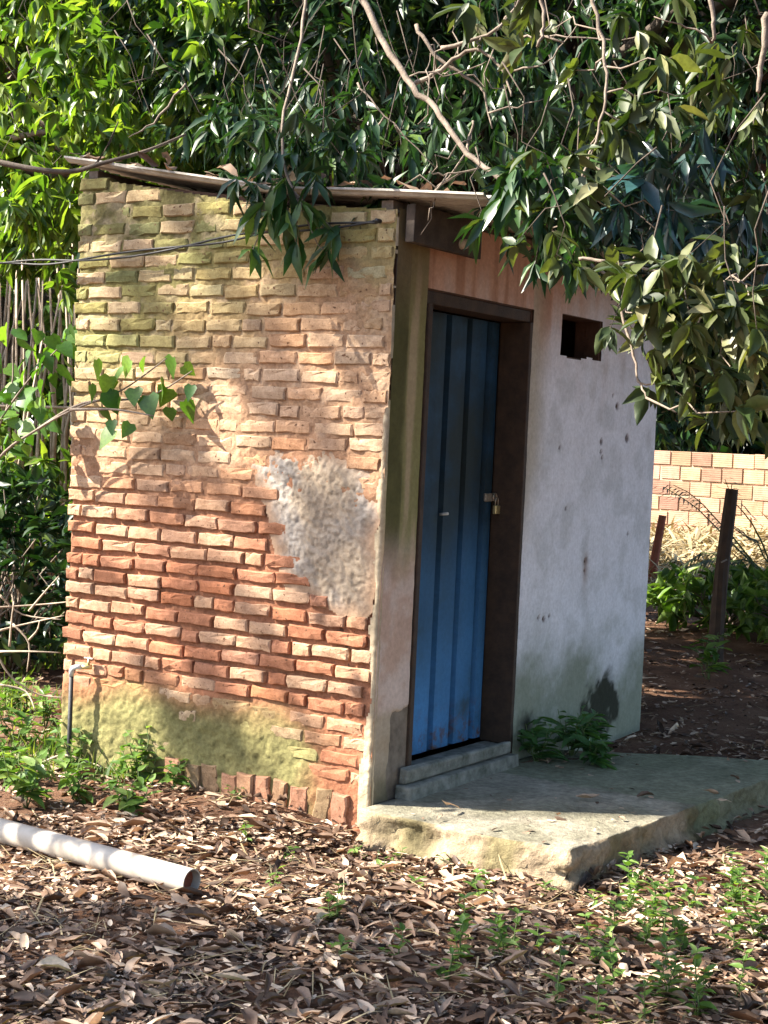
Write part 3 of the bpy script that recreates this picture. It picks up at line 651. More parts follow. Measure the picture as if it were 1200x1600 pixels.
# ================================================================== porch slab
SL = [(0.010, -0.105), (0.30, -0.10), (0.62, -0.115), (0.995, -0.10), (1.05, 0.6), (1.10, 1.30), (1.13, 1.86), (1.14, 2.16), (0.97, 2.28), (0.62, 2.12), (0.36, 1.94), (0.010, 1.70)]
def slab_in(x, y):
    x = np.asarray(x, float); y = np.asarray(y, float); ins = np.zeros(x.shape, bool); n = len(SL)
    for q in range(n):
        a = SL[q]; b = SL[(q + 1) % n]; c = (a[1] > y) != (b[1] > y)
        ins ^= c & (x < (b[0] - a[0]) * (y - a[1]) / (b[1] - a[1] + 1e-12) + a[0])
    return ins
def build_slab():
    V = []; F = []; per = []
    n = len(SL)
    for q in range(n):
        a = np.array(SL[q]); b = np.array(SL[(q + 1) % n]); m = max(2, int(np.linalg.norm(b - a) / 0.02))
        for t in range(m): per.append(a + (b - a) * t / m)
    per = np.array(per); m = len(per); cen = np.array([0.5, 0.9])
    t_ = norm(np.roll(per, -1, 0) - np.roll(per, 1, 0)); nrm = np.stack([t_[:, 1], -t_[:, 0]], -1)
    s = np.cumsum(np.linalg.norm(per - np.roll(per, 1, 0), axis=1))
    inner = [0.988] + [0.96 - 0.07 * k for k in range(13)]
    rows = []; cols = []
    zl = [-0.26, -0.18, -0.145, -0.12, -0.095, -0.07, -0.048, -0.028, -0.012, 0.0]
    def colf(x, y, side_, k):
        nn = float(fbm(np.array([x * 4 + s[k] * 0.2]), np.array([y * 4]), 161)[0]); n2 = float(fbm(np.array([x * 13.0]), np.array([y * 13.0]), 165)[0])
        c = lerp(np.array([0.31, 0.285, 0.225]), np.array([0.20, 0.19, 0.14]), sstep(0.35, 0.65, nn))
        if side_: c = lerp(np.array([0.36, 0.28, 0.19]), np.array([0.19, 0.16, 0.085]), sstep(0.4, 0.65, nn))
        if y > 1.0: c = lerp(c, np.array([0.17, 0.20, 0.12]), 0.6)
        return c * (0.7 + 0.6 * n2)
    for z in zl:
        f = fbm(s * 11, np.full(m, z * 22.0), 171, 3) - 0.5; f2 = fbm(s * 3.5, np.full(m, z * 6.0), 175, 2) - 0.5; r = (0.050 * f + 0.05 * f2) * float(sstep(0.005, -0.06, z)) + 0.012 * f + 0.022 * (fbm(s * 38, np.full(m, z * 60.0), 177, 2) - 0.5) * float(sstep(0.004, -0.03, z)) + (0.03 * (z / -0.15) if z < -0.1 else 0) - (0.006 if z > -0.005 else 0)
        p = per + nrm * r[:, None]; p[:, 0] = np.maximum(p[:, 0], 0.012)
        rows.append(np.concatenate([p, np.full((m, 1), z)], 1)); cols.append(np.array([colf(p[k, 0], p[k, 1], True, k) for k in range(m)]))
    for f_ in inner:
        p = cen + (per - cen) * f_; z = 0.010 * (fbm(p[:, 0] * 5, p[:, 1] * 5, 181) - 0.5) + 0.005 * (fbm(p[:, 0] * 22, p[:, 1] * 22, 185) - 0.5) + 0.002
        rows.append(np.concatenate([p, z[:, None]], 1)); cols.append(np.array([colf(p[k, 0], p[k, 1], False, k) for k in range(m)]))
    V = np.concatenate(rows); C = np.concatenate(cols); Fq = []
    R = len(rows)
    for a in range(R - 1):
        k = np.arange(m); k2 = (k + 1) % m; Fq.append(np.stack([a * m + k, a * m + k2, (a + 1) * m + k2, (a + 1) * m + k], -1))
    V = np.concatenate([V, [[cen[0], cen[1], 0.004]]]); C = np.concatenate([C, [C[-1]]])
    k = np.arange(m); Fq.append(np.stack([(R - 1) * m + k, (R - 1) * m + (k + 1) % m, np.full(m, len(V) - 1), np.full(m, len(V) - 1)], -1))
    quads = np.concatenate(Fq[:-1]); tri = np.concatenate([quads[:, [0, 1, 2]], quads[:, [0, 2, 3]], Fq[-1][:, :3]])
    return npmesh('slab', V, tri, True, C)
slab = obj('porch_slab', build_slab(), M_CONC)
tag(slab, 'worn concrete porch slab with crumbling edges in front of the blue door', 'slab')

# ================================================================== pvc pipe, tap, cable
A = np.array([-2.6, -1.10, -0.060]); B = np.array([0.045, -1.235, -0.057]); ax = norm(B - A)
pipe = empty('drain_pipe', B); tag(pipe, 'white plastic drain pipe lying on the dead leaves', 'pipe')
def ring_tube(a, b, r0, r1, n=28):
    a = np.asarray(a, float); b = np.asarray(b, float); t = norm(b - a); u = norm(np.cross(t, (0, 0, 1))); v = np.cross(u, t); V = []; F = []
    for (p, r) in ((a, r0), (b, r0), (b, r1), (a, r1)):
        for k in range(n): q = 2 * math.pi * k / n; V.append(p + (u * math.cos(q) + v * math.sin(q)) * r)
    for s_ in range(4):
        for k in range(n): F.append((s_ * n + k, s_ * n + (k + 1) % n, ((s_ + 1) % 4) * n + (k + 1) % n, ((s_ + 1) % 4) * n + k))
    return V, F
mb = MB(); mb.add(*ring_tube(A - B, np.zeros(3), 0.047, 0.0425)); obj('pipe_shell', mb.mesh('pipe_shell', True), M_PVC, pipe)
sp = pipe.children[0].modifiers.new('edge', 'EDGE_SPLIT')
mb = MB(); mb.tube([ax * -0.35, ax * -0.035], 0.042, 16); o = obj('soil_plug', mb.mesh('soil_plug'), M_RUST, pipe)

tp = pixp(112, 1045, 1, -0.075)
tap = empty('garden_tap', (tp[0], -0.075, gz(tp[0], -0.075))); tag(tap, 'old standpipe tap with a pale elbow at the corner of the brick wall', 'tap')
h = tp[2] - tap.location[2]
mb = MB(); mb.tube([(0, 0, -0.1), (0.002, 0, 0.12), (0, 0.0, h - 0.03)], 0.011, 10); obj('riser', mb.mesh('riser', True), M_BLACK, tap)
mb = MB(); mb.tube([(0, 0, h - 0.035), (0, 0, h - 0.012), (0.006, 0, h + 0.004), (0.02, 0.01, h + 0.010), (0.035, 0.03, h + 0.010)], 0.013, 10); obj('elbow', mb.mesh('elbow', True), M_PALE, tap)
mb = MB(); mb.tube([(0.03, 0.025, h + 0.01), (0.075, 0.06, h + 0.012)], 0.012, 8); mb.tube([(0.06, 0.05, h + 0.01), (0.062, 0.05, h + 0.05)], 0.007, 8); obj('valve', mb.mesh('valve', True), M_BRASS, tap)
mb = MB(); mb.box((0.034, 0.043, h + 0.048), (0.092, 0.057, h + 0.058)); bevel(obj('handle', mb.mesh('handle'), M_STEEL, tap), 0.003)

cab = [pix(-260, 425, 7.6), pixp(0, 410, 1, -0.07), pixp(120, 408, 1, -0.06), pixp(300, 382, 1, -0.06), pixp(430, 362, 1, -0.05), pixp(590, 345, 1, -0.035)]
def spline(P, n=8):
    P = [np.asarray(p) for p in P]; out = []
    for q in range(len(P) - 1):
        p0 = P[max(q - 1, 0)]; p1 = P[q]; p2 = P[q + 1]; p3 = P[min(q + 2, len(P) - 1)]
        for t in np.linspace(0, 1, n, endpoint=False):
            out.append(0.5 * ((2 * p1) + (-p0 + p2) * t + (2 * p0 - 5 * p1 + 4 * p2 - p3) * t ** 2 + (-p0 + 3 * p1 - 3 * p2 + p3) * t ** 3))
    return out + [P[-1]]
cable = empty('electric_cable', cab[-1]); tag(cable, 'black twin cable strung across the brick wall below the roof', 'cable')
S1_ = spline(cab, 10)
for sgn in (0, 1):
    mb = MB(); mb.tube([p - cab[-1] + np.array([0, 0, 0.012 * math.sin(q * 0.33 + sgn * 2.6)]) for q, p in enumerate(S1_)], 0.005, 6); obj('strand', mb.mesh('strand', True), M_BLACK, cable)
mb = MB(); mb.tube([(0, 0.02, 0), (0, -0.012, 0.0)], 0.010, 8); obj('insulator', mb.mesh('insulator', True), M_BLACK, cable)

# ================================================================== right background: block wall, post
bw = empty('block_wall'); tag(bw, 'low sunlit wall of orange hollow blocks behind the wooden post', 'wall')
WA = wp(22.6, 3.0); WB = wp(18.8, 8.6); wd = norm(WB - WA); wl = float(np.linalg.norm(WB - WA)); wn = np.array([wd[1], -wd[0], 0.0])
if wn @ (CAM * [1, 1, 0] - WA) < 0: wn = -wn
zb = 0.30; zt = 1.60; ang = math.atan2(wd[1], wd[0])
bw.location = tuple(WA)
bm_ = MB()
bm_.box((0, -0.06, -0.2), (wl, 0.06, zt - 0.005))
core = obj('mortar', bm_.mesh('mortar'), simple('wall_mortar', (0.36, 0.27, 0.19), (0.50, 0.39, 0.28), 9, 0.95), bw); core.rotation_euler = (0, 0, ang)
blk = MB()
blk.box((-0.5, -0.012, -0.5), (0.5, 0.012, 0.5)); blm = blk.mesh('block')
def block_mat():
    m, n, b = mat('hollow_block'); oi = n.nodes.new('ShaderNodeObjectInfo'); P = geo(n)
    f = noise(n, 9, 5, 0.65, P); sx = n.nodes.new('ShaderNodeTexWave'); sx.bands_direction = 'Z'; sx.inputs['Scale'].default_value = 11; n.links.new(P, sx.inputs[0])
    c = mixc(n, 0.6, oi.outputs['Color'], ramp(n, f, [(0.3, (0.6, 0.58, 0.55)), (0.7, (1.3, 1.3, 1.3))]), 'MULTIPLY')
    n.links.new(c, b.inputs['Base Color']); b.inputs['Roughness'].default_value = 0.9; bump(n, b, sx.outputs['Fac'], 0.004, 0.5); return m
blm.materials.append(block_mat())
side_sgn = 1 if (np.array([-math.sin(ang), math.cos(ang), 0]) @ wn) > 0 else -1
row = 0; z = zt - 0.10
while z > zb - 0.15:
    x = -0.15 * (row % 2)
    while x < wl:
        l = 0.285
        if x > 0.1 and x + l < wl - 0.05:
            o = bpy.data.objects.new('block', blm); COL.objects.link(o); o.parent = bw
            p = np.array([math.cos(ang), math.sin(ang), 0]) * (x + l / 2) + np.array([-math.sin(ang), math.cos(ang), 0]) * side_sgn * (0.062 + random.uniform(-.003, .004))
            o.location = (p[0], p[1], z + random.gauss(0, 0.004)); o.rotation_euler = (0, random.gauss(0, 0.006), ang); o.scale = (l, 1, 0.188)
            v = random.uniform(0.65, 1.25); o.color = (0.39 * v, 0.235 * v * random.uniform(0.9, 1.1), 0.155 * v, 1); o.scale = (l * random.uniform(.93, 1.03), random.uniform(.6, 1.6), .188 * random.uniform(.92, 1.04))
        x += l + 0.018
    z -= 0.207; row += 1

pb = wp(11.4, (1132 - 600) / FPX * 11.4); pz = float(gz(pb[0], pb[1]))
post = empty('fence_post', (pb[0], pb[1], pz)); tag(post, 'dark weathered wooden post standing alone in the leaves', 'post')
mb = MB(); top = np.array([0.0, 0.0, 1.31]) + RH * 0.0
mb.tube([(0, 0, -0.2), RH * -0.01 + [0, 0, 0.3], RH * 0.005 + [0, 0, 0.75], RH * 0.03 + [0, 0, 1.1], RH * 0.045 + [0, 0, 1.31]], [0.062, 0.056, 0.052, 0.050, 0.046], 9)
obj('stake', mb.mesh('stake'), M_WOOD, post)
mb = MB(); mb.tube([RH * 0.005 + np.array([0, -.05, 0.78]) + FH * -0.05, RH * 0.02 + FH * -0.075 + [0, 0, 0.80]], 0.006, 6); obj('nail', mb.mesh('nail'), M_STEEL, post)
sb = wp(16, (1022 - 600) / FPX * 16); sz = float(gz(sb[0], sb[1]))
mb = MB(); mb.tube([(0, 0, -0.1), RH * 0.03 + [0, 0, 0.3], RH * 0.09 + [0, 0, 0.75]], [0.05, 0.045, 0.04], 8)
stump = obj('stake', mb.mesh('stake'), M_RUST); stump.location = (sb[0], sb[1], sz); tag(stump, 'short reddish stake leaning beside the edge of the white wall', 'stake')

# ================================================================== trees
def wpt(d, r, z): q = wp(d, r, z); return q
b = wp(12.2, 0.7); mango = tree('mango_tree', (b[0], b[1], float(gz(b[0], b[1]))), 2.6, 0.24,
    [(wpt(11.3, 0.5, 4.6), (3.0, 2.2, 1.9), 110, 26, 0.55), (wpt(9.2, 1.6, 4.35), (1.6, 1.3, 0.9), 34, 26, 0.45), (wpt(9.4, -0.6, 4.1), (1.3, 1.0, 0.8), 28, 26, 0.42), (wpt(11.5, 1.0, 7.0), (3.6, 3.0, 1.8), 45, 18, 0.7), (wpt(6.9, 2.4, 5.6), (2.3, 2.3, 0.9), 60, 17, 0.6)],  # last crown lobe added above the view to dim the hut front
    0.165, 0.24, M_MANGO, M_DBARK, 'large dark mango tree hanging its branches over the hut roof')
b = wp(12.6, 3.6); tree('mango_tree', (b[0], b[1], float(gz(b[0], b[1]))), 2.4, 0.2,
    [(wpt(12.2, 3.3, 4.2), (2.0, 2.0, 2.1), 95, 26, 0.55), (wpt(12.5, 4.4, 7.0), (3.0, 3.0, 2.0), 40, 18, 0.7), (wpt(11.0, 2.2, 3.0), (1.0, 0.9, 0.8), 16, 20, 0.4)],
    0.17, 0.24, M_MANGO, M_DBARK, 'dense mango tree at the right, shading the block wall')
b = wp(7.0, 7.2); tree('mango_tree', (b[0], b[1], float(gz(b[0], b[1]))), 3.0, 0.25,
    [(wpt(6.6, 6.2, 5.4), (3.0, 3.0, 2.2), 90, 18, 0.65)], 0.22, 0.26, M_MANGO, M_DBARK, 'added unseen mango tree right of the porch, blocking sky from the door')  # tree added out of view to keep sky off the upper door
for k, (px_, py_, lab) in enumerate([(9.5, 0.5, 'added unseen tree beyond the right of the yard, blocking low sky'), (8.5, -6.0, 'added unseen tree on the near right of the yard, blocking low sky')]):  # two unseen trees put in to cut low skylight on the door
    g_ = float(gz(px_, py_)); tree('sky_block_tree', (px_, py_, g_), 2.6, 0.22, [((px_, py_, g_ + 4.4), (2.7, 3.0, 3.4), 80, 15, 0.8)], 0.28, 0.32, M_MANGO, M_DBARK, lab, group='added trees blocking the sky', per=8, shell=.3)
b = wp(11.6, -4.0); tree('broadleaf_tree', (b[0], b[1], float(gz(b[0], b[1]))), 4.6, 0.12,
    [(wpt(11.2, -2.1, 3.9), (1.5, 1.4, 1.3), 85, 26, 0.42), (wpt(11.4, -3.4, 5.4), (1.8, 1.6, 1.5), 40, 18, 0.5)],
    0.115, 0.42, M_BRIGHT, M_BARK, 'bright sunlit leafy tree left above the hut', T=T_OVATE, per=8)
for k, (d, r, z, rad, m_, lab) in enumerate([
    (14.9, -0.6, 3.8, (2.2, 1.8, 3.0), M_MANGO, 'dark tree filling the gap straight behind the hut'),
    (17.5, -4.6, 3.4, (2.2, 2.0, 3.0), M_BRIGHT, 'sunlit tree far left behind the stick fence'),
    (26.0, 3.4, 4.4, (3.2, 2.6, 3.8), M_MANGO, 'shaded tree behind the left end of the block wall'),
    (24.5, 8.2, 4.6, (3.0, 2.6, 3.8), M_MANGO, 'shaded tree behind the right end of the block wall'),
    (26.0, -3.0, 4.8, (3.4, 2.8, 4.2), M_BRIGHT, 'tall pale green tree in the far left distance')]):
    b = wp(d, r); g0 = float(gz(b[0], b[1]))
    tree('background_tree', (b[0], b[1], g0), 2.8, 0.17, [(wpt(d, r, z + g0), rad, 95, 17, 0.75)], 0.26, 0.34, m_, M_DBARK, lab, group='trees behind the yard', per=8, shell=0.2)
# far wood closing the view
n = 26000
dd = rng.uniform(33, 40, n); rr = rng.uniform(-16, 18, n); zz = rng.uniform(0.2, 13, n) ** 1.0
P = CAM * [1, 1, 0] + FH * dd[:, None] + RH * rr[:, None]; P[:, 2] = zz
D = norm(rng.normal(size=(n, 3)) + [0, 0, -0.5]); N = norm(rng.normal(size=(n, 3)) + [0, 0, 1.0])
fw_ = obj('far_wood', leaf_mesh('far_wood', P, D, N, rng.uniform(0.5, 1.0, n), rng.uniform(0.25, 0.5, n), T_OVATE), M_MANGO)
tag(fw_, 'dark mass of distant woodland closing the view', 'woodland', kind='stuff')

# ---- tree out of view on the left whose crown throws the dappled shade
shade_targets = []
def sh_wall(u, v, r, n): shade_targets.append((pixp(u, v, 1, 0.0), r, n))
def sh_gnd(u, v, r, n): shade_targets.append((pixp(u, v, 2, -0.1), r, n))
for a in [(520, 380, .22, 40), (575, 440, .16, 34), (560, 340, .18, 24), (470, 420, .16, 14), (590, 390, .14, 22), (300, 370, .24, 14), (170, 310, .22, 16), (400, 300, .22, 12), (250, 440, .14, 6), (440, 540, .12, 9), (480, 620, .14, 10), (520, 680, .10, 6),
          (240, 700, .12, 8), (310, 700, .10, 7), (520, 800, .12, 9), (530, 870, .10, 8), (430, 760, .10, 4), (330, 900, .08, 5), (320, 1000, .10, 8), (350, 1110, .12, 14), (330, 1170, .12, 10), (440, 1060, .08, 4), (230, 1060, .08, 4), (560, 600, .10, 5), (200, 520, .12, 4), (150, 880, .06, 3), (400, 600, .14, 7), (350, 540, .12, 5), (250, 780, .10, 4), (400, 950, .10, 5), (280, 1110, .12, 8), (480, 900, .08, 4)]: sh_wall(*a)
for a in [(60, 1430, .25, 22), (200, 1480, .25, 22), (100, 1560, .25, 20), (350, 1470, .25, 20), (330, 1570, .3, 22), (480, 1450, .22, 16), (520, 1540, .3, 22), (680, 1500, .28, 22), (700, 1580, .3, 22), (850, 1520, .25, 16), (840, 1440, .18, 9), (620, 1420, .18, 10), (960, 1580, .25, 16),
          (1100, 1580, .22, 12), (30, 1300, .05, 6), (75, 1312, .05, 5), (125, 1325, .05, 6), (180, 1340, .05, 5), (225, 1350, .05, 6), (275, 1362, .05, 5), (420, 1350, .10, 4), (1000, 1470, .14, 7), (1150, 1500, .14, 7), (230, 1280, .1, 3), (20, 1500, .25, 18), (420, 1520, .25, 16), (250, 1420, .2, 12), (600, 1570, .25, 18), (790, 1570, .25, 16), (1190, 1590, .2, 12), (560, 1480, .2, 12), (760, 1450, .16, 8), (900, 1470, .14, 7), (1080, 1450, .1, 4), (900, 1290, .05, 2), (760, 1300, .05, 2)]: sh_gnd(*a)
sb_ = np.array([-10.0, -8.4]); sroot = empty('shade_tree', (sb_[0], sb_[1], float(gz(*sb_)))); s0 = np.array(sroot.location)
WC = []; limbs = MB()
for (p, r, n) in shade_targets:
    t = rng.uniform(9.0, 14.0) if r > .051 else rng.uniform(3.2, 4.6); c = p + TO_SUN * t; n = max(2, int(n * (0.85 if abs(p[1]) < 1e-6 else (0.85 if n > 6 else 0.7))))
    off = in_ball(n, 0.0) * r * 1.05; off = off + TO_SUN * rng.uniform(-0.9, 0.9, (n, 1)) * (1 if r > .051 else .3); WC.append(c + off)
    if len(WC) % 3 == 0: limbs.tube(wiggle(np.array([-0.3, -0.3, 4.0 + rng.uniform(0, 1.2)]), c - s0, 6, 0.06), [0.05, 0.035, 0.022, 0.015, 0.01, 0.007, 0.004], 5)
# the rest of that crown, up-sun of nothing in view
up_c = np.array([-13.5, -9.6, 7.0]); up_cc = up_c + in_ball(30, 0.3) * [2.2, 2.2, 1.6]; WC.append(np.repeat(up_cc, 14, 0) + in_ball(420, 0.1) * 0.6)
WC = np.concatenate(WC); P, D, N, LL = whorls(WC, rng.normal(size=WC.shape) + [0, 0, .4], 6, 0.17)
mb = MB(); mb.tube(wiggle((0, 0, -0.2), (-0.4, -0.4, 5.2), 7, 0.04), list(np.linspace(0.26, 0.12, 8)), 9); obj('trunk', mb.mesh('trunk', True), M_DBARK, sroot)
obj('branches', limbs.mesh('branches', True), M_DBARK, sroot)['kind'] = 'stuff'
obj('crown', leaf_mesh('crown', P - s0, D, N, LL, LL * 0.3, T_MANGO), M_MANGO, sroot)['kind'] = 'stuff'
tag(sroot, 'leafy tree off to the left shading the wall and the ground', 'tree')

# ---- near branches of the mango over the roof: bare limbs and single leaves
mg0 = np.array(mango.location)
def px_path(pts, d0, d1=None):
    d1 = d0 if d1 is None else d1
    return [pix(u, v, d0 + (d1 - d0) * q / max(1, len(pts) - 1)) for q, (u, v) in enumerate(pts)]
LIMB_PTS = []
LIMBS = [([(470, -120), (560, -10), (600, 70), (645, 135), (690, 180), (722, 232), (770, 268), (812, 303), (858, 350), (905, 400), (960, 440)], 6.9, 5.9, 0.021, 0.009),
         ([(645, 135), (690, 110), (735, 78), (775, 95), (800, 150)], 6.7, 6.5, 0.014, 0.006),
         ([(690, 75), (750, 60), (800, 20), (830, -30)], 6.6, 6.4, 0.012, 0.006),
         ([(650, 40), (690, 95), (750, 135), (770, 200)], 6.7, 6.6, 0.012, 0.005),
         ([(920, -20), (940, 60), (946, 130), (935, 205), (908, 280)], 5.9, 5.8, 0.010, 0.006),
         ([(845, -20), (850, 40), (838, 75)], 5.9, 5.9, 0.010, 0.008),
         ([(1105, -30), (1112, 20), (1114, 66)], 5.4, 5.4, 0.013, 0.008),
         ([(1198, 20), (1190, 90), (1184, 148)], 5.2, 5.2, 0.016, 0.010),
         ([(905, 405), (960, 410), (1040, 425), (1100, 440), (1150, 430)], 5.8, 5.5, 0.009, 0.004),
         ([(960, 440), (985, 540), (1000, 600), (1010, 620)], 5.8, 5.6, 0.008, 0.004),
         ([(820, 60), (860, 55), (930, 62), (1020, 60)], 6.4, 6.2, 0.006, 0.003),
         ([(740, 190), (730, 230), (750, 260), (700, 272), (670, 268)], 6.6, 6.5, 0.007, 0.004),
         ([(455, 300), (440, 200), (470, 60), (480, -60)], 6.75, 7.2, 0.008, 0.012),
         ([(800, 110), (850, 100), (900, 40)], 6.3, 6.2, 0.006, 0.003),
         ([(560, 130), (600, 180), (680, 260)], 6.9, 6.8, 0.006, 0.003),
         ([(290, 130), (240, 190), (200, 215)], 7.2, 7.2, 0.008, 0.003)]
for (pts, d0, d1, r0, r1) in LIMBS:
    pp = spline(px_path(pts, d0, d1), 5); pp = [p + rng.normal(0, 0.004, 3) for p in pp]
    LIMB_PTS += list(pp)
    mb = MB(); mb.tube([p - mg0 for p in pp], list(np.linspace(r0 * .8, r1 * .7, len(pp))), 7); obj('branch', mb.mesh('branch', True), M_BARK, mango)
for k in range(44):
    q0 = np.array(LIMB_PTS)[rng.integers(len(LIMB_PTS))]; q1 = q0 + RT * rng.normal(0, .22) + UP * rng.normal(0, .16) + FW * rng.normal(0, .15)
    u_, v_ = 600 + FPX * ((q1 - CAM) @ RT) / ((q1 - CAM) @ FW), 800 - FPX * ((q1 - CAM) @ UP) / ((q1 - CAM) @ FW)
    if v_ > 420 or u_ < 540: continue
    mb = MB(); mb.tube([p - mg0 for p in wiggle(q0, q1, 6, .12)], list(np.linspace(.0045, .0018, 7)), 5); obj('twig', mb.mesh('twig', True), M_BARK, mango)
def leaf_variants(T, wratio, m_, n=5):
    out = []
    for q in range(n):
        c = rng.uniform(0.3, 1.8); V, F = leaf_arrays(np.zeros((1, 3)), np.array([[1.0, 0, 0]]), np.array([[0, 0, 1.0]]), [1.0], [wratio * rng.uniform(0.85, 1.2)], T, np.array([c]))
        V[:, 1] += rng.uniform(-0.06, 0.06) * V[:, 0] ** 2
        if T is T_DRY: V += rng.normal(0, 0.04, V.shape)
        me = npmesh('leaf', V, F, True); me.materials.append(m_); out.append(me)
    return out
def colored_leaf(name, cols, trans=0.25, rough=0.38):
    m, n, b = mat(name); oi = n.nodes.new('ShaderNodeObjectInfo'); c = ramp(n, oi.outputs['Random'], cols)
    tc_ = n.nodes.new('ShaderNodeTexCoord'); c = mixc(n, 0.6, c, ramp(n, noise(n, 7, 5, 0.65, tc_.outputs['Object']), [(0.32, (0.55, 0.55, 0.5)), (0.68, (1.35, 1.3, 1.2))]), 'MULTIPLY')
    n.links.new(c, b.inputs['Base Color']); b.inputs['Roughness'].default_value = rough
    t = n.nodes.new('ShaderNodeBsdfTranslucent'); n.links.new(mixc(n, 1.0, c, (1.6, 1.7, 0.5), 'MULTIPLY'), t.inputs[0])
    mx = n.nodes.new('ShaderNodeMixShader'); mx.inputs[0].default_value = trans; n.links.new(b.outputs[0], mx.inputs[1]); n.links.new(t.outputs[0], mx.inputs[2]); n.links.new(mx.outputs[0], n.nodes['Material Output'].inputs[0])
    return m
MN_DARK = colored_leaf('hanging_leaf_dark', [(0.0, (0.015, 0.05, 0.014)), (0.6, (0.03, 0.085, 0.022)), (1.0, (0.09, 0.15, 0.03))])
MN_OLIVE = colored_leaf('hanging_leaf_olive', [(0.0, (0.03, 0.055, 0.018)), (0.55, (0.085, 0.115, 0.035)), (0.9, (0.16, 0.18, 0.07)), (1.0, (0.26, 0.26, 0.14))])
MN_BLUE = colored_leaf('hanging_leaf_blue', [(0.0, (0.012, 0.04, 0.045)), (1.0, (0.03, 0.08, 0.09))], 0.12, 0.3)
MN_SUN = colored_leaf('sprig_leaf_sunny', [(0.0, (0.03, 0.09, 0.014)), (0.6, (0.07, 0.16, 0.022)), (1.0, (0.14, 0.25, 0.04))], 0.35)
LV = {'dark': leaf_variants(T_MANGO, 0.24, MN_DARK), 'olive': leaf_variants(T_OVATE, 0.42, MN_OLIVE), 'blue': leaf_variants(T_MANGO, 0.26, MN_BLUE), 'heart': leaf_variants(T_HEART, 0.8, MN_SUN)}
def place_leaf(kind, P, D, N, L, parent, p0):
    me = LV[kind][random.randrange(len(LV[kind]))]
    o = bpy.data.objects.new('leaf', me); COL.objects.link(o); o.parent = parent
    D = norm(D); S = norm(np.cross(N, D)); N2 = np.cross(D, S)
    R = Matrix(((D[0], S[0], N2[0]), (D[1], S[1], N2[1]), (D[2], S[2], N2[2]))).to_4x4()
    o.matrix_basis = Matrix.Translation([float(c) for c in P - p0]) @ R @ Matrix.Scale(float(L), 4)
SPRAYS = [  # u, v, depth, kind, leaves, length, droop
    (440, 300, 6.72, 'dark', 11, .20, .9), (400, 330, 6.72, 'dark', 8, .18, 1.0), (450, 345, 6.66, 'dark', 9, .18, 1.2), (520, 360, 6.70, 'dark', 8, .17, .9), (395, 390, 6.7, 'dark', 6, .14, 1.2), (420, 345, 6.70, 'dark', 8, .15, 1.1), (462, 378, 6.68, 'dark', 9, .15, 1.2), (510, 395, 6.68, 'dark', 8, .15, 1.0), (475, 330, 6.66, 'dark', 8, .16, .9),
    (500, 340, 6.72, 'dark', 6, .15, .9), (785, 312, 6.15, 'dark', 9, .20, 1.1), (560, 240, 7.0, 'dark', 8, .18, .8), (640, 215, 7.0, 'dark', 8, .18, .8),
    (850, 330, 6.0, 'olive', 9, .12, .6), (900, 385, 5.9, 'dark', 9, .15, .8), (885, 345, 6.0, 'dark', 8, .14, .8), (930, 300, 5.9, 'olive', 8, .13, .5), (965, 440, 5.8, 'olive', 9, .12, .4),
    (1000, 485, 5.7, 'olive', 9, .12, .4), (1045, 440, 5.6, 'olive', 9, .12, .5), (1100, 475, 5.5, 'olive', 9, .13, .5), (1150, 520, 5.4, 'olive', 9, .13, .5), (1085, 545, 5.5, 'olive', 8, .13, .4),
    (1130, 590, 5.4, 'olive', 9, .12, .4), (1040, 590, 5.6, 'olive', 8, .12, .4), (1165, 640, 5.3, 'olive', 9, .12, .5), (1190, 480, 5.2, 'olive', 8, .13, .5), 
    (1000, 285, 5.8, 'blue', 9, .20, .9), (1060, 330, 5.8, 'blue', 9, .20, 1.0), (960, 330, 5.9, 'blue', 8, .18, .9), (900, 110, 6.0, 'olive', 7, .13, .7), (870, 260, 6.1, 'dark', 8, .15, .6),
    (1180, 570, 5.3, 'olive', 8, .12, .5), (1050, 90, 5.7, 'olive', 6, .14, .9)]
for (u, v, d, kd, nl, L, dr) in SPRAYS:
    c = pix(u, v, d); ax = norm(np.array([rng.normal(0, .5), rng.normal(0, .5), -0.2]) - UP * 0.3 + RT * rng.normal(0.2, .4))
    P, D, N, LL = whorls(c[None], ax[None], nl, L, dr, 1.1)
    for q in range(nl): place_leaf(kd, P[q], D[q], N[q], LL[q], mango, mg0)
    lp = np.array(LIMB_PTS); src = lp[np.argmin(np.linalg.norm(lp - c, axis=1) + 2 * np.maximum(0, c[2] - lp[:, 2]))]
    mb = MB(); mb.tube([p - mg0 for p in wiggle(src, c, 5, 0.10, 0.02)], [0.0045, 0.004, 0.0035, 0.003, 0.0025, 0.002], 5); obj('twig', mb.mesh('twig', True), M_BARK, mango)

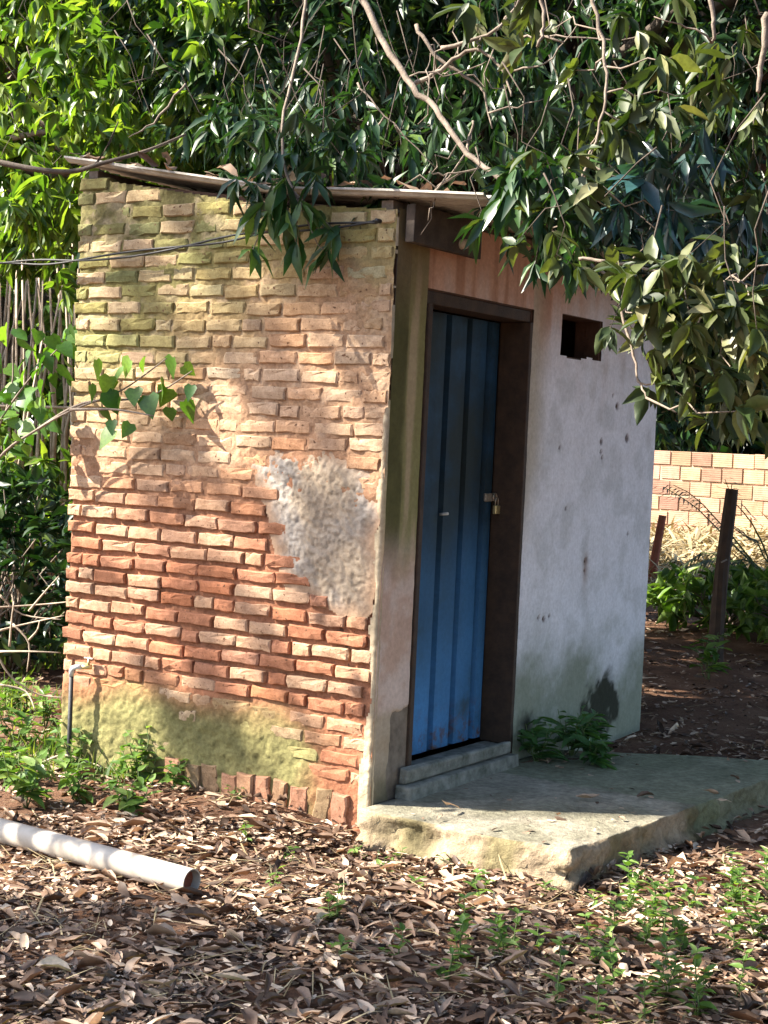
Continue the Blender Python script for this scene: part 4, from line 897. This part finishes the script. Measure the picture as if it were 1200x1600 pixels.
# dense hanging foliage between the single leaves
from_poly = lambda poly, n: poly_sample(poly, n)
def poly_sample(poly, n):
    poly = np.array(poly, float); lo = poly.min(0); hi = poly.max(0); out = []
    while len(out) < n:
        u, v = rng.uniform(lo, hi); ins = False
        for q in range(len(poly)):
            a = poly[q]; b = poly[(q + 1) % len(poly)]
            if (a[1] > v) != (b[1] > v) and u < (b[0] - a[0]) * (v - a[1]) / (b[1] - a[1]) + a[0]: ins = not ins
        if ins: out.append((u, v))
    return out
def curtain(poly, n, d0, d1, L, W, T, m_, parent, per=8, droop=.8, clump=4, cr=0.10):
    C = []
    for (u, v) in poly_sample(poly, max(1, n // clump)):
        c = pix(u, v, rng.uniform(d0, d1)); C += [c + rng.normal(0, cr, 3) for _ in range(clump)]
    C = np.array(C); p0 = np.array(parent.location); P, D, N, LL = whorls(C, rng.normal(0, .5, C.shape) + [0, 0, -.3], per, L, droop)
    f = obj('foliage', leaf_mesh('foliage', P - p0, D, N, LL, LL * W, T), m_, parent); f['kind'] = 'stuff'
    mb = MB()
    for q in range(0, len(C), clump * 2): mb.tube([p - p0 for p in wiggle(C[q] + UP * rng.uniform(.25, .6) + RT * rng.normal(0, .2), C[q], 4, .12)], [.0035, .003, .0026, .002, .0015], 4)
    t = obj('twigs', mb.mesh('twigs', True), M_DBARK, parent); t['kind'] = 'stuff'
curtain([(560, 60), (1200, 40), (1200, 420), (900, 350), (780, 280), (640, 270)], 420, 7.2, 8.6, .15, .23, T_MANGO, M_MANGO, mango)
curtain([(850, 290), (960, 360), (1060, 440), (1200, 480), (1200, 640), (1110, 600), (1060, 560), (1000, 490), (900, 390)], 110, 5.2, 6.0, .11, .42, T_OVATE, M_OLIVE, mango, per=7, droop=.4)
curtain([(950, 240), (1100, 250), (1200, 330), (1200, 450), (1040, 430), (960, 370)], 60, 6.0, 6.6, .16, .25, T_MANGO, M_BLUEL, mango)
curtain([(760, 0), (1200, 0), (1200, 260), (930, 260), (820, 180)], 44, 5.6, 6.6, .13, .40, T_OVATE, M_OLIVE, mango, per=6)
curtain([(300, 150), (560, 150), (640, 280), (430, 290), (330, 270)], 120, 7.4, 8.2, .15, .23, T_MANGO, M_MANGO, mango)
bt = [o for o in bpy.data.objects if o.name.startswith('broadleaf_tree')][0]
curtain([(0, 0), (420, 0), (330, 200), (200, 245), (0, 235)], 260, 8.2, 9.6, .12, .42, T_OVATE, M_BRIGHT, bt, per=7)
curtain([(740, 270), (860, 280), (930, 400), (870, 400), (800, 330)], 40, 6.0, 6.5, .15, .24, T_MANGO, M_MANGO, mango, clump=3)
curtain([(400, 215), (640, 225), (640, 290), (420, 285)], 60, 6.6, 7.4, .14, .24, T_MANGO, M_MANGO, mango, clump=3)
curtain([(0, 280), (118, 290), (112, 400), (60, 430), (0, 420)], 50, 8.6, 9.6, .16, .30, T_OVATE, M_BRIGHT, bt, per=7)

# ================================================================== shrubs and sprig at the left
def leafy_plant(name, base, stems, height, L, W, m_, label, cat='plant', group=None, T=T_OVATE, spread=0.5, per_stem=9, stem_r=0.004):
    root = empty(name, base); P = []; D = []; N = []; LL = []; mb = MB()
    for s in range(stems):
        a = rng.uniform(0, 2 * math.pi); h_ = height * rng.uniform(0.6, 1.05); tip = np.array([math.cos(a) * spread * h_ * rng.uniform(.2, 1), math.sin(a) * spread * h_ * rng.uniform(.2, 1), h_])
        path = wiggle((0, 0, -0.02), tip, 5, 0.1, -0.05 * h_); mb.tube(path, list(np.linspace(stem_r, stem_r * .4, 6)), 4)
        for q in range(per_stem):
            t = 0.2 + 0.8 * (q + 0.5) / per_stem; k = min(4, int(t * 5)); p = path[k] + (path[k + 1] - path[k]) * (t * 5 - k)
            aa = q * 2.4 + rng.uniform(-.4, .4); dv = np.array([math.cos(aa), math.sin(aa), rng.uniform(-.35, .55)])
            P.append(p); D.append(dv); N.append(np.array([0, 0, 1.0]) + rng.normal(0, .25, 3)); LL.append(L * rng.uniform(.6, 1.2) * (1.15 - 0.5 * t))
    obj('stem', mb.mesh('stem', True), M_STEM, root)
    LL = np.array(LL); f = obj('foliage', leaf_mesh('foliage', np.array(P), np.array(D), np.array(N), LL, LL * W, T), m_, root); f['kind'] = 'stuff'
    tag(root, label, cat, group); return root
def shrub(name, c, rad, n, L, W, m_, label, T=T_OVATE, per=7):
    g = float(gz(c[0], c[1])); root = empty(name, (c[0], c[1], g)); b0 = np.array([c[0], c[1], g])
    wc = np.array([c[0], c[1], g + rad[2]]) + in_ball(n, 0.2) * np.asarray(rad); wc = wc[wc[:, 2] > gz(wc[:, 0], wc[:, 1]) + .06]
    P, D, N, LL = whorls(wc, rng.normal(size=wc.shape) + [0, 0, .5], per, L, .3)
    mb = MB()
    for q in range(0, len(wc), max(1, len(wc) // 26)): mb.tube(wiggle((0, 0, -.05), wc[q] - b0, 5, .08, -.08), [.014, .011, .009, .007, .005, .003], 5)
    o = obj('stems', mb.mesh('stems', True), M_BARK, root); o['kind'] = 'stuff'
    f = obj('foliage', leaf_mesh('foliage', P - b0, D, N, LL, LL * W, T), m_, root); f['kind'] = 'stuff'
    tag(root, label, 'shrub'); return root
hs = pix(20, 600, 7.9); g = float(gz(hs[0], hs[1])); heart = empty('heart_leaf_shrub', (hs[0] - .3, hs[1] - .1, g)); h0 = np.array(heart.location)
tag(heart, 'bright heart-leaved shrub reaching a sprig across the brick wall', 'shrub')
stem_tops = [px_path([(-60, 830), (-5, 720), (60, 670), (115, 640), (190, 610), (260, 560)], 7.7, 7.15), px_path([(60, 670), (130, 630), (230, 620), (300, 580)], 7.5, 7.1), px_path([(-80, 820), (-20, 690), (40, 600), (90, 545)], 7.8, 7.7), px_path([(-80, 820), (10, 640), (20, 540)], 7.8, 7.8), px_path([(110, 640), (180, 640), (240, 650)], 7.3, 7.1)]
for pp in stem_tops:
    s = spline(pp, 5); mb = MB(); mb.tube([p - h0 for p in s], list(np.linspace(.008, .003, len(s))), 6); obj('stem', mb.mesh('stem', True), M_BARK, heart)
mb = MB(); mb.tube([(0, 0, -.1)] + [stem_tops[0][0] - h0], [.014, .009], 6); mb.tube([(0, 0, -.1)] + [stem_tops[2][0] - h0], [.014, .009], 6); obj('root_stem', mb.mesh('root_stem', True), M_BARK, heart)
HP = [(150, 560), (172, 585), (205, 560), (228, 555), (270, 555), (285, 570), (262, 605), (285, 625), (265, 635), (210, 605), (190, 620), (195, 575), (175, 655), (205, 660), (180, 670), (155, 640), (250, 590), (300, 600), (140, 600), (165, 610), (232, 615)]
for (u, v) in HP:
    d = 7.25 - 0.0008 * (u - 150); p = pix(u, v, d); dv = norm(RT * rng.uniform(-.6, .8) - UP * rng.uniform(.3, 1) - FW * rng.uniform(-.5, .5)); place_leaf('heart', p, dv, norm(-FW * rng.uniform(.2, 1) + UP * .7 + RT * rng.normal(0, .4)), rng.uniform(.07, .13), heart, h0)
for q in range(95):
    u = rng.uniform(-30, 118); v = rng.uniform(505, 705); 
    if v > 560 + 1.35 * (118 - u) + 40: continue
    p = pix(u, v, rng.uniform(7.5, 8.1)); dv = norm(RT * rng.uniform(-.8, .8) - UP * rng.uniform(.1, 1) + FW * rng.uniform(-.5, .5)); place_leaf('heart', p, dv, norm(-RT * .5 - FW * .4 + UP * .7 + rng.normal(0, .35, 3)), rng.uniform(.07, .13), heart, h0)
c = wp(10.6, -2.5); shrub('dark_shrub', c, (.95, .8, .72), 330, .13, .45, M_MANGO, 'dark green bush in shade beside the left edge of the wall')
c = wp(11.4, -2.75); shrub('pale_shrub', c, (.5, .5, .42), 90, .12, .4, M_BLUEL, 'low bluish green bush behind the dry twigs at the left')
c = wp(13.5, -3.6); shrub('hedge_shrub', c, (1.2, 1.0, .9), 260, .15, .42, M_BRIGHT, 'mid green bush behind the dark bush at the far left')
c = wp(13.2, 2.9); shrub('yard_shrub', c, (.7, .5, .28), 120, .16, .4, M_WEED, 'low green undergrowth left of the wooden post')
c = wp(12.3, 3.5); shrub('yard_shrub', c, (.8, .6, .33), 150, .15, .4, M_WEED, 'low green undergrowth right of the wooden post')

# pale stick fence far left
sf = empty('stick_fence', wp(14.6, -3.2)); f0 = np.array(sf.location); tag(sf, 'pale fence of upright dry sticks in the left background', 'fence')
for q in range(84):
    r = -4.6 + q * 0.034; p = wp(14.6 + rng.normal(0, .05), r); g = float(gz(p[0], p[1])); h_ = 3.2 + rng.normal(0, .25)
    mb = MB(); mb.tube([p - f0 + [0, 0, g - .1], p - f0 + RH * rng.normal(0, .05) + [0, 0, g + h_ * .5], p - f0 + RH * rng.normal(0, .12) + [0, 0, g + h_]], [.02, .016, .010], 5); obj('stick', mb.mesh('stick', True), M_STICK, sf)
for z in (.6, 1.7):
    mb = MB(); mb.tube([wp(14.53, -4.7) - f0 + [0, 0, z], wp(14.53, -1.7) - f0 + [0, 0, z + .05]], .014, 5); obj('rail', mb.mesh('rail', True), M_STICK, sf)

# dead branch across the top left, in front of the roof corner
mb = MB(); pp = spline([pix(-60, 240, 7.6), pix(40, 262, 7.5), pix(110, 268, 7.45), pix(160, 255, 7.4), pix(230, 235, 7.4), pix(290, 210, 7.45)], 5); o0 = pp[0]
db = empty('dead_branch', o0); mb.tube([p - o0 for p in pp], list(np.linspace(.016, .006, len(pp))), 7); obj('main_stem', mb.mesh('main_stem', True), M_DBARK, db)
mb = MB(); mb.tube([pp[14] - o0, pix(170, 225, 7.4) - o0, pix(185, 190, 7.4) - o0], [.008, .005, .003], 6); obj('side_twig', mb.mesh('side_twig', True), M_DBARK, db)
tag(db, 'dark dead branch reaching in from the left over the roof corner', 'branch')

# dry twigs and brushwood on the left
TW = [([(-20, 950), (60, 945), (110, 940)], 8.9), ([(0, 985), (40, 975), (100, 962)], 8.7), ([(15, 1010), (18, 970), (22, 940)], 8.6), ([(-10, 1010), (15, 1055), (60, 1085), (110, 1090)], 8.3), ([(20, 975), (45, 1005), (42, 1050)], 8.5), ([(45, 1000), (58, 985), (62, 970)], 8.5),
      ([(0, 1018), (50, 1018), (95, 1020)], 8.4), ([(45, 955), (70, 925), (92, 900)], 8.8), ([(0, 930), (35, 960), (95, 968)], 8.9), ([(0, 1070), (40, 1080), (55, 1110)], 8.0), ([(60, 1195), (100, 1180), (150, 1195), (180, 1205)], 7.5)]
TWL = ['bleached horizontal twig, topmost of the brushwood left of the wall', 'pale slanting twig below the topmost one left of the wall', 'short upright bleached stick in the brushwood at the left edge', 'longest curved white twig arching towards the tap', 'forked grey twig standing in the brushwood left of the wall', 'small side fork of the grey twig left of the wall', 'straight level twig lowest in the brushwood left of the wall', 'thin twig rising against the dark bush left of the wall', 'sagging dry twig behind the brushwood left of the wall', 'short bent twig lying in the grass left of the tap']
for q, (pts, d) in enumerate(TW):
    P_ = [pix(u, v, d + rng.uniform(-.05, .05)) for u, v in pts]
    lo = min(p[2] - gz(p[0], p[1]) for p in P_); o0 = P_[0].copy(); s = spline(P_, 4)
    mb = MB(); mb.tube([p - o0 for p in s], list(np.linspace(.007, .003, len(s))), 6); root = obj('dry_twig', mb.mesh('dry_twig', True), M_STICK); root.location = [float(t) for t in o0]
    tag(root, TWL[q] if q < 10 else 'thin dry twig among the weeds at the foot of the wall', 'twig', 'dry twigs left of the wall' if q < 10 else None)

# small palm at the right edge
pc = wp(13.4, 3.55); pg = float(gz(pc[0], pc[1])); palm = empty('young_palm', (pc[0], pc[1], pg)); tag(palm, 'young palm with feathery fronds at the right edge', 'palm')
for q in range(9):
    a = rng.uniform(0, 2 * math.pi) if q > 3 else [3.4, 3.9, 4.4, 2.9][q]; le = rng.uniform(1.0, 1.4); dv = RH * math.cos(a) * .9 + FH * math.sin(a) * .6
    path = [dv * le * t + np.array([0, 0, 1.25 * t ** .7 * rng.uniform(.95, 1.05) - .75 * t * t * (q % 3) * .5]) for t in np.linspace(0, 1, 9)]
    mb = MB(); mb.tube(path, list(np.linspace(.012, .003, 9)), 5); fr_ = obj('frond', mb.mesh('frond', True), M_STEM, palm)
    P = []; D = []
    for t in np.linspace(.25, 1, 26):
        k = min(7, int(t * 8)); p = path[k] + (path[k + 1] - path[k]) * (t * 8 - k); tg = norm(path[k + 1] - path[k]); sd_ = norm(np.cross(tg, [0, 0, 1]))
        for s_ in (-1, 1): P.append(p); D.append(norm(tg * .5 + sd_ * s_ + np.array([0, 0, -.35])))
    n = len(P); LL = rng.uniform(.16, .26, n); o = obj('leaflets', leaf_mesh('leaflets', np.array(P), np.array(D), np.tile([0, 0, 1.0], (n, 1)) + rng.normal(0, .1, (n, 3)), LL, LL * .09, T_BLADE), M_OLIVE, fr_); o['kind'] = 'stuff'
# plants near post and by the door
p = wp(10.9, (1122 - 600) / FPX * 10.9); leafy_plant('seedling', (p[0], p[1], float(gz(p[0], p[1]))), 7, .33, .16, .36, M_WEED, 'young leafy plant at the foot of the wooden post', per_stem=6)
for k, (x, y, h_, lab) in enumerate([(0.10, 1.36, .30, 'broad-leaved weed sprouting beside the door step'), (0.16, 1.62, .36, 'tall broad-leaved weed against the whitewashed wall'), (0.33, 1.50, .22, 'spreading weed on the porch slab, farthest from the wall'), (0.12, 1.86, .26, 'dark weed below the black stain of the white wall')]):
    leafy_plant('broadleaf_weed', (x, y, 0.0), 7, h_ * .72, .15, .36, M_DOORWEED, lab, 'weed', per_stem=7, spread=.6)

# ================================================================== weeds
def weed(u, v, h_px, label, group, name='upright_weed', z=None):
    p = pixp(u, v, 2, -0.12); p[2] = gz(p[0], p[1]); d = (p - CAM) @ FW; h_ = 1.2 * h_px * d / FPX
    root = empty(name, p); P = []; D = []; N = []; LL = []; mb = MB(); ns = 1 if h_ < .12 else random.choice([1, 2, 2])
    for s in range(ns):
        tip = np.array([rng.normal(0, .12) * h_, rng.normal(0, .12) * h_, h_ * (1 if s == 0 else .7)]); path = wiggle((rng.normal(0, .01) * s, rng.normal(0, .01) * s, -.02), tip, 6, .05); mb.tube(path, list(np.linspace(.0032, .0014, 7)), 4)
        m = max(4, int(h_ / .022))
        for q in range(m):
            t = .15 + .85 * q / (m - 1); k = min(5, int(t * 6)); pp = path[k] + (path[k + 1] - path[k]) * (t * 6 - k); a0 = q * 1.57 + rng.uniform(-.3, .3)
            for s_ in range(3 if t > .8 else 2):
                aa = a0 + s_ * math.pi * (1 if t <= .8 else .66); P.append(pp); D.append(np.array([math.cos(aa), math.sin(aa), rng.uniform(.0, .7)])); N.append(np.array([0, 0, 1.0]) + rng.normal(0, .2, 3)); LL.append(.062 * rng.uniform(.7, 1.3) * (1.15 - .5 * t))
    obj('stem', mb.mesh('stem', True), M_STEM, root); LL = np.array(LL)
    f = obj('foliage', leaf_mesh('foliage', np.array(P), np.array(D), np.array(N), LL, LL * .45, T_OVATE), M_WEED, root); f['kind'] = 'stuff'
    tag(root, label, 'weed', group)
ORD = ['leftmost', 'second from the left', 'third from the left', 'fourth from the left', 'fifth from the left', 'sixth from the left', 'seventh from the left', 'eighth from the left', 'ninth from the left', 'tenth from the left', 'eleventh from the left', 'twelfth from the left', 'rightmost']
def ranked(lst):
    us = sorted(q[0] for q in lst); n = len(lst)
    return [(*q, 'rightmost' if us.index(q[0]) == n - 1 else ORD[us.index(q[0])]) for q in lst]
gA = 'upright weeds in the leaf litter right of the slab corner'
weed(985, 1420, 78, 'tall pale green weed just right of the slab front corner', None)
weed(1145, 1412, 72, 'tall pale green weed below the right end of the slab', None)
for (u, v, h_, od) in ranked([(930, 1420, 30), (1045, 1400, 40), (1080, 1415, 45), (1060, 1500, 60), (1035, 1470, 40), (1180, 1470, 90), (1150, 1500, 70), (1195, 1400, 60), (1020, 1450, 60), (950, 1470, 60), (1005, 1480, 50)]):
    weed(u, v, h_, 'upright weed in sunny litter right of the slab corner, ' + od, gA)
for (u, v, h_, od) in ranked([(930, 1520, 70), (870, 1575, 80), (1040, 1570, 85), (960, 1550, 60), (1090, 1590, 80), (1150, 1570, 70), (1000, 1600, 60), (935, 1600, 50)]):
    weed(u, v, h_, 'upright green weed in the lower right foreground, ' + od, 'upright weeds in the lower right corner')
for (u, v, h_, od) in ranked([(715, 1500, 50), (720, 1450, 40), (800, 1490, 50), (785, 1500, 55), (620, 1495, 35), (700, 1530, 35), (745, 1400, 40), (525, 1440, 45), (650, 1390, 18), (760, 1375, 20), (855, 1385, 16), (530, 1500, 25), (840, 1500, 40)]):
    weed(u, v, h_, 'small green weed in the litter in front of the slab, ' + od, 'small weeds in front of the slab')
gB = 'leafy weeds at the foot of the brick wall'
for k, (u, v, h_, st, L, od) in enumerate(ranked([(40, 1260, 110, 7, .10), (120, 1250, 60, 6, .08), (90, 1180, 90, 6, .09), (30, 1170, 100, 7, .09), (200, 1275, 75, 6, .085), (150, 1200, 80, 5, .08), (255, 1225, 95, 5, .075), (215, 1225, 70, 5, .075), (10, 1230, 90, 6, .10), (70, 1130, 60, 6, .08), (20, 1110, 60, 6, .08), (300, 1230, 60, 4, .07)])):
    p = pixp(u, v, 2, -0.1)
    if p[1] > -0.06 and p[0] > -HL - .03: p[1] = -0.08
    p[2] = gz(p[0], p[1]); d = (p - CAM) @ FW
    leafy_plant('leafy_weed', p, st, h_ * d / FPX, L * 1.3, .45, M_WEED, 'leafy green weed at the left foot of the brick wall, ' + od, 'weed', gB, per_stem=7, spread=.7)
for (u, v, L, od) in ranked([(470, 1228, .05), (385, 1310, .05), (460, 1340, .045), (600, 1345, .05), (620, 1330, .045), (700, 1335, .05), (735, 1340, .04), (560, 1320, .045), (430, 1390, .05)]):
    p = pixp(u, v, 2, -0.1); p[1] = min(p[1], -.05) if p[0] < 0 else p[1]; p[2] = gz(p[0], p[1])
    leafy_plant('seedling', p, 3, .09, L, .5, M_WEED, 'tiny seedling in the sunlit litter before wall and slab, ' + od, 'weed', 'seedlings before wall and slab', per_stem=4, spread=.8, stem_r=.002)

# ================================================================== leaf litter
def litter_pts(n, d0, d1):
    d = d0 + (d1 - d0) * rng.random(n) ** 1.0; r = (rng.random(n) * 2 - 1) * (0.27 * d + 0.5)
    q = CAM[None, :2] + FH[None, :2] * d[:, None] + RH[None, :2] * r[:, None]; return q
def hut_free(q):
    inside = (q[:, 0] > -HL - .02) & (q[:, 0] < 0.01) & (q[:, 1] > -0.035) & (q[:, 1] < HW + .02); return ~inside
Q = np.concatenate([litter_pts(20000, 3.7, 5.2), litter_pts(18000, 5.2, 6.6), litter_pts(13000, 6.2, 9.0), litter_pts(9000, 8.5, 14.0), litter_pts(4000, 13, 22)])
Q = Q[hut_free(Q)]
on = slab_in(Q[:, 0], Q[:, 1])
prob = np.where(on, np.where((Q[:, 0] < .4) & (Q[:, 1] > 1.3), .30, .015), 1.0)
leftside = ((Q - CAM[:2]) @ RH[:2] < -1.7) & ((Q - CAM[:2]) @ FH[:2] > 7.3); prob = np.where(leftside, .45, prob); prob = prob * np.where(on, 1, .35 + .65 * sstep(.36, .5, fbm(Q[:, 0] * 2.1 + 7, Q[:, 1] * 2.1 + 3, 211)))
keep = rng.random(len(Q)) < prob; Q = Q[keep]; on = on[keep]; n = len(Q)
a = rng.uniform(0, 2 * math.pi, n); Zq = np.where(on, 0.010, gz(Q[:, 0], Q[:, 1])) + rng.uniform(0.0, .030, n) * np.where(on, .1, 1)
D = np.stack([np.cos(a), np.sin(a), rng.normal(0, .16, n)], 1); N = norm(np.array([0, 0, 1.0]) + rng.normal(0, .20, (n, 3)))
whole = rng.random(n) < .30; LL = np.where(whole, rng.uniform(.05, .125, n), rng.uniform(.010, .042, n)); P = np.stack([Q[:, 0], Q[:, 1], Zq], 1)
Wd = LL * np.where(whole, rng.uniform(.16, .32, n), rng.uniform(.3, .8, n)); curl = rng.normal(.1, .6, n)
dist = np.linalg.norm(P - CAM, axis=1)
inview = np.abs(((P - CAM) @ RT) / ((P - CAM) @ FW)) < 0.245
score = np.where(inview & (((P - CAM) @ UP) / ((P - CAM) @ FW) > -0.325), LL / dist, 0); order = np.argsort(-score); big = order[:300]; rest = order[300:]
litter = obj('leaf_litter', leaf_mesh('leaf_litter', P[rest], D[rest], N[rest], LL[rest], Wd[rest], T_DRY, curl[rest], crumple=0.03), M_LITTER)
tag(litter, 'thick carpet of dead brown leaves covering the yard', 'leaf litter', kind='stuff')
M_DRYL = colored_leaf('single_fallen_leaf', [(0.0, (0.05, 0.03, 0.022)), (0.35, (0.13, 0.08, 0.055)), (0.65, (0.24, 0.155, 0.11)), (0.88, (0.40, 0.29, 0.215)), (1.0, (0.58, 0.47, 0.37))], 0.08, 0.6)
def dry_leaf_mesh():
    nl, nc = 7, 5; t = np.linspace(0, 1, nl); c = np.linspace(-1, 1, nc); bend = rng.normal(0, .9); cup = rng.normal(.5, .9); tw_ = rng.normal(0, .9); sway = rng.normal(0, .12); wr = rng.uniform(.07, .15)
    V = []
    for q in range(nl):
        wq = wr * (math.sin(math.pi * min(1, t[q] * .96 + .04)) ** .75 + .02) * rng.uniform(.88, 1.1); ph = tw_ * (t[q] - .4)
        for k in range(nc):
            y = c[k] * wq; zz = cup * (c[k] ** 2) * wq * .9 + .02 * rng.normal() * abs(c[k])
            V.append((t[q] - .25 * bend * bend * t[q] ** 3 * .4, y * math.cos(ph) - zz * math.sin(ph) + sway * math.sin(3 * t[q]), y * math.sin(ph) + zz * math.cos(ph) + .28 * bend * (t[q] - .5) ** 2))
    F = [(q * nc + k, (q + 1) * nc + k, (q + 1) * nc + k + 1, q * nc + k + 1) for q in range(nl - 1) for k in range(nc - 1)]
    me = npmesh('leaf', np.array(V), np.array(F), True); me.materials.append(M_DRYL); return me
LV['dry'] = [dry_leaf_mesh() for _ in range(22)]
for q in big:
    o_n = N[q]; place_leaf('dry', P[q] + [0, 0, .006], D[q], o_n, LL[q] * 1.0, ground, np.zeros(3))
for o in ground.children: o.name = 'fallen_leaf'
n = 1500; Qt = np.concatenate([litter_pts(900, 3.7, 6.2), litter_pts(600, 6.0, 10)]); Qt = Qt[hut_free(Qt) & ~slab_in(Qt[:, 0], Qt[:, 1])]; n = len(Qt); a = rng.uniform(0, 6.28, n)
tw = obj('twig_litter', leaf_mesh('twig_litter', np.stack([Qt[:, 0], Qt[:, 1], gz(Qt[:, 0], Qt[:, 1]) + rng.uniform(.01, .04, n)], 1), np.stack([np.cos(a), np.sin(a), rng.normal(0, .1, n)], 1), np.tile([0, 0, 1.0], (n, 1)), rng.uniform(.06, .28, n), rng.uniform(.003, .008, n), T_BLADE, rng.normal(0, 1, n)), M_STRAW)
tag(tw, 'fine broken twigs mixed into the dead leaves', 'twigs', kind='stuff')
# a few single leaves on the slab
for k, (u, v, L, lab) in enumerate([(900, 1248, .13, 'large orange-brown dry leaf lying on the middle of the porch slab'), (995, 1243, .09, 'pale dry leaf on the porch slab, right of the orange-brown one'), (1120, 1245, .12, 'reddish dry leaf near the right edge of the porch slab')]):
    p = pixp(u, v, 2, .012); o = bpy.data.objects.new('dry_leaf', LV['dry'][k]); COL.objects.link(o); o.location = [float(t) for t in p]; o.scale = (L, L * 1.3, L); o.rotation_euler = (0.1, -.1, rng.uniform(0, 6)); tag(o, lab, 'leaf')
# straw in front of the block wall, rough grass on the left
n = 5200; dq = rng.uniform(15.5, 21, n); rq = rng.uniform(.16, .27, n) * dq + rng.normal(0, .2, n); Q = CAM[None, :2] + FH[None, :2] * dq[:, None] + RH[None, :2] * rq[:, None]
P = np.stack([Q[:, 0], Q[:, 1], gz(Q[:, 0], Q[:, 1]) + rng.uniform(0, .22, n) * sstep(14.5, 18, dq)], 1); a = rng.uniform(0, 6.28, n); D = np.stack([np.cos(a), np.sin(a), rng.normal(0.1, .35, n)], 1)
st_ = obj('dry_straw', leaf_mesh('dry_straw', P, D, np.tile([0, 0, 1.0], (n, 1)) + rng.normal(0, .3, (n, 3)), rng.uniform(.2, .5, n), rng.uniform(.015, .05, n), T_BLADE), M_STRAW); tag(st_, 'sunlit heap of dry straw before the block wall', 'straw', kind='stuff')
n = 5000; dq = rng.uniform(7.2, 12.5, n); rq = -.2445 * dq + rng.uniform(-.5, .75, n); Q = CAM[None, :2] + FH[None, :2] * dq[:, None] + RH[None, :2] * rq[:, None]; ok = hut_free(Q) & (fbm(Q[:, 0] * 2.5, Q[:, 1] * 2.5, 201) > .47); Q = Q[ok]; n = len(Q)
P = np.stack([Q[:, 0], Q[:, 1], gz(Q[:, 0], Q[:, 1]) - .01], 1); D = norm(np.stack([rng.normal(0, .6, n), rng.normal(0, .6, n), np.ones(n)], 1))
gr = obj('rough_grass', leaf_mesh('rough_grass', P, D, rng.normal(0, 1, (n, 3)), rng.uniform(.06, .2, n), rng.uniform(.006, .016, n), T_BLADE), M_GRASS); tag(gr, 'thin yellow green grass left of the hut', 'grass', kind='stuff')
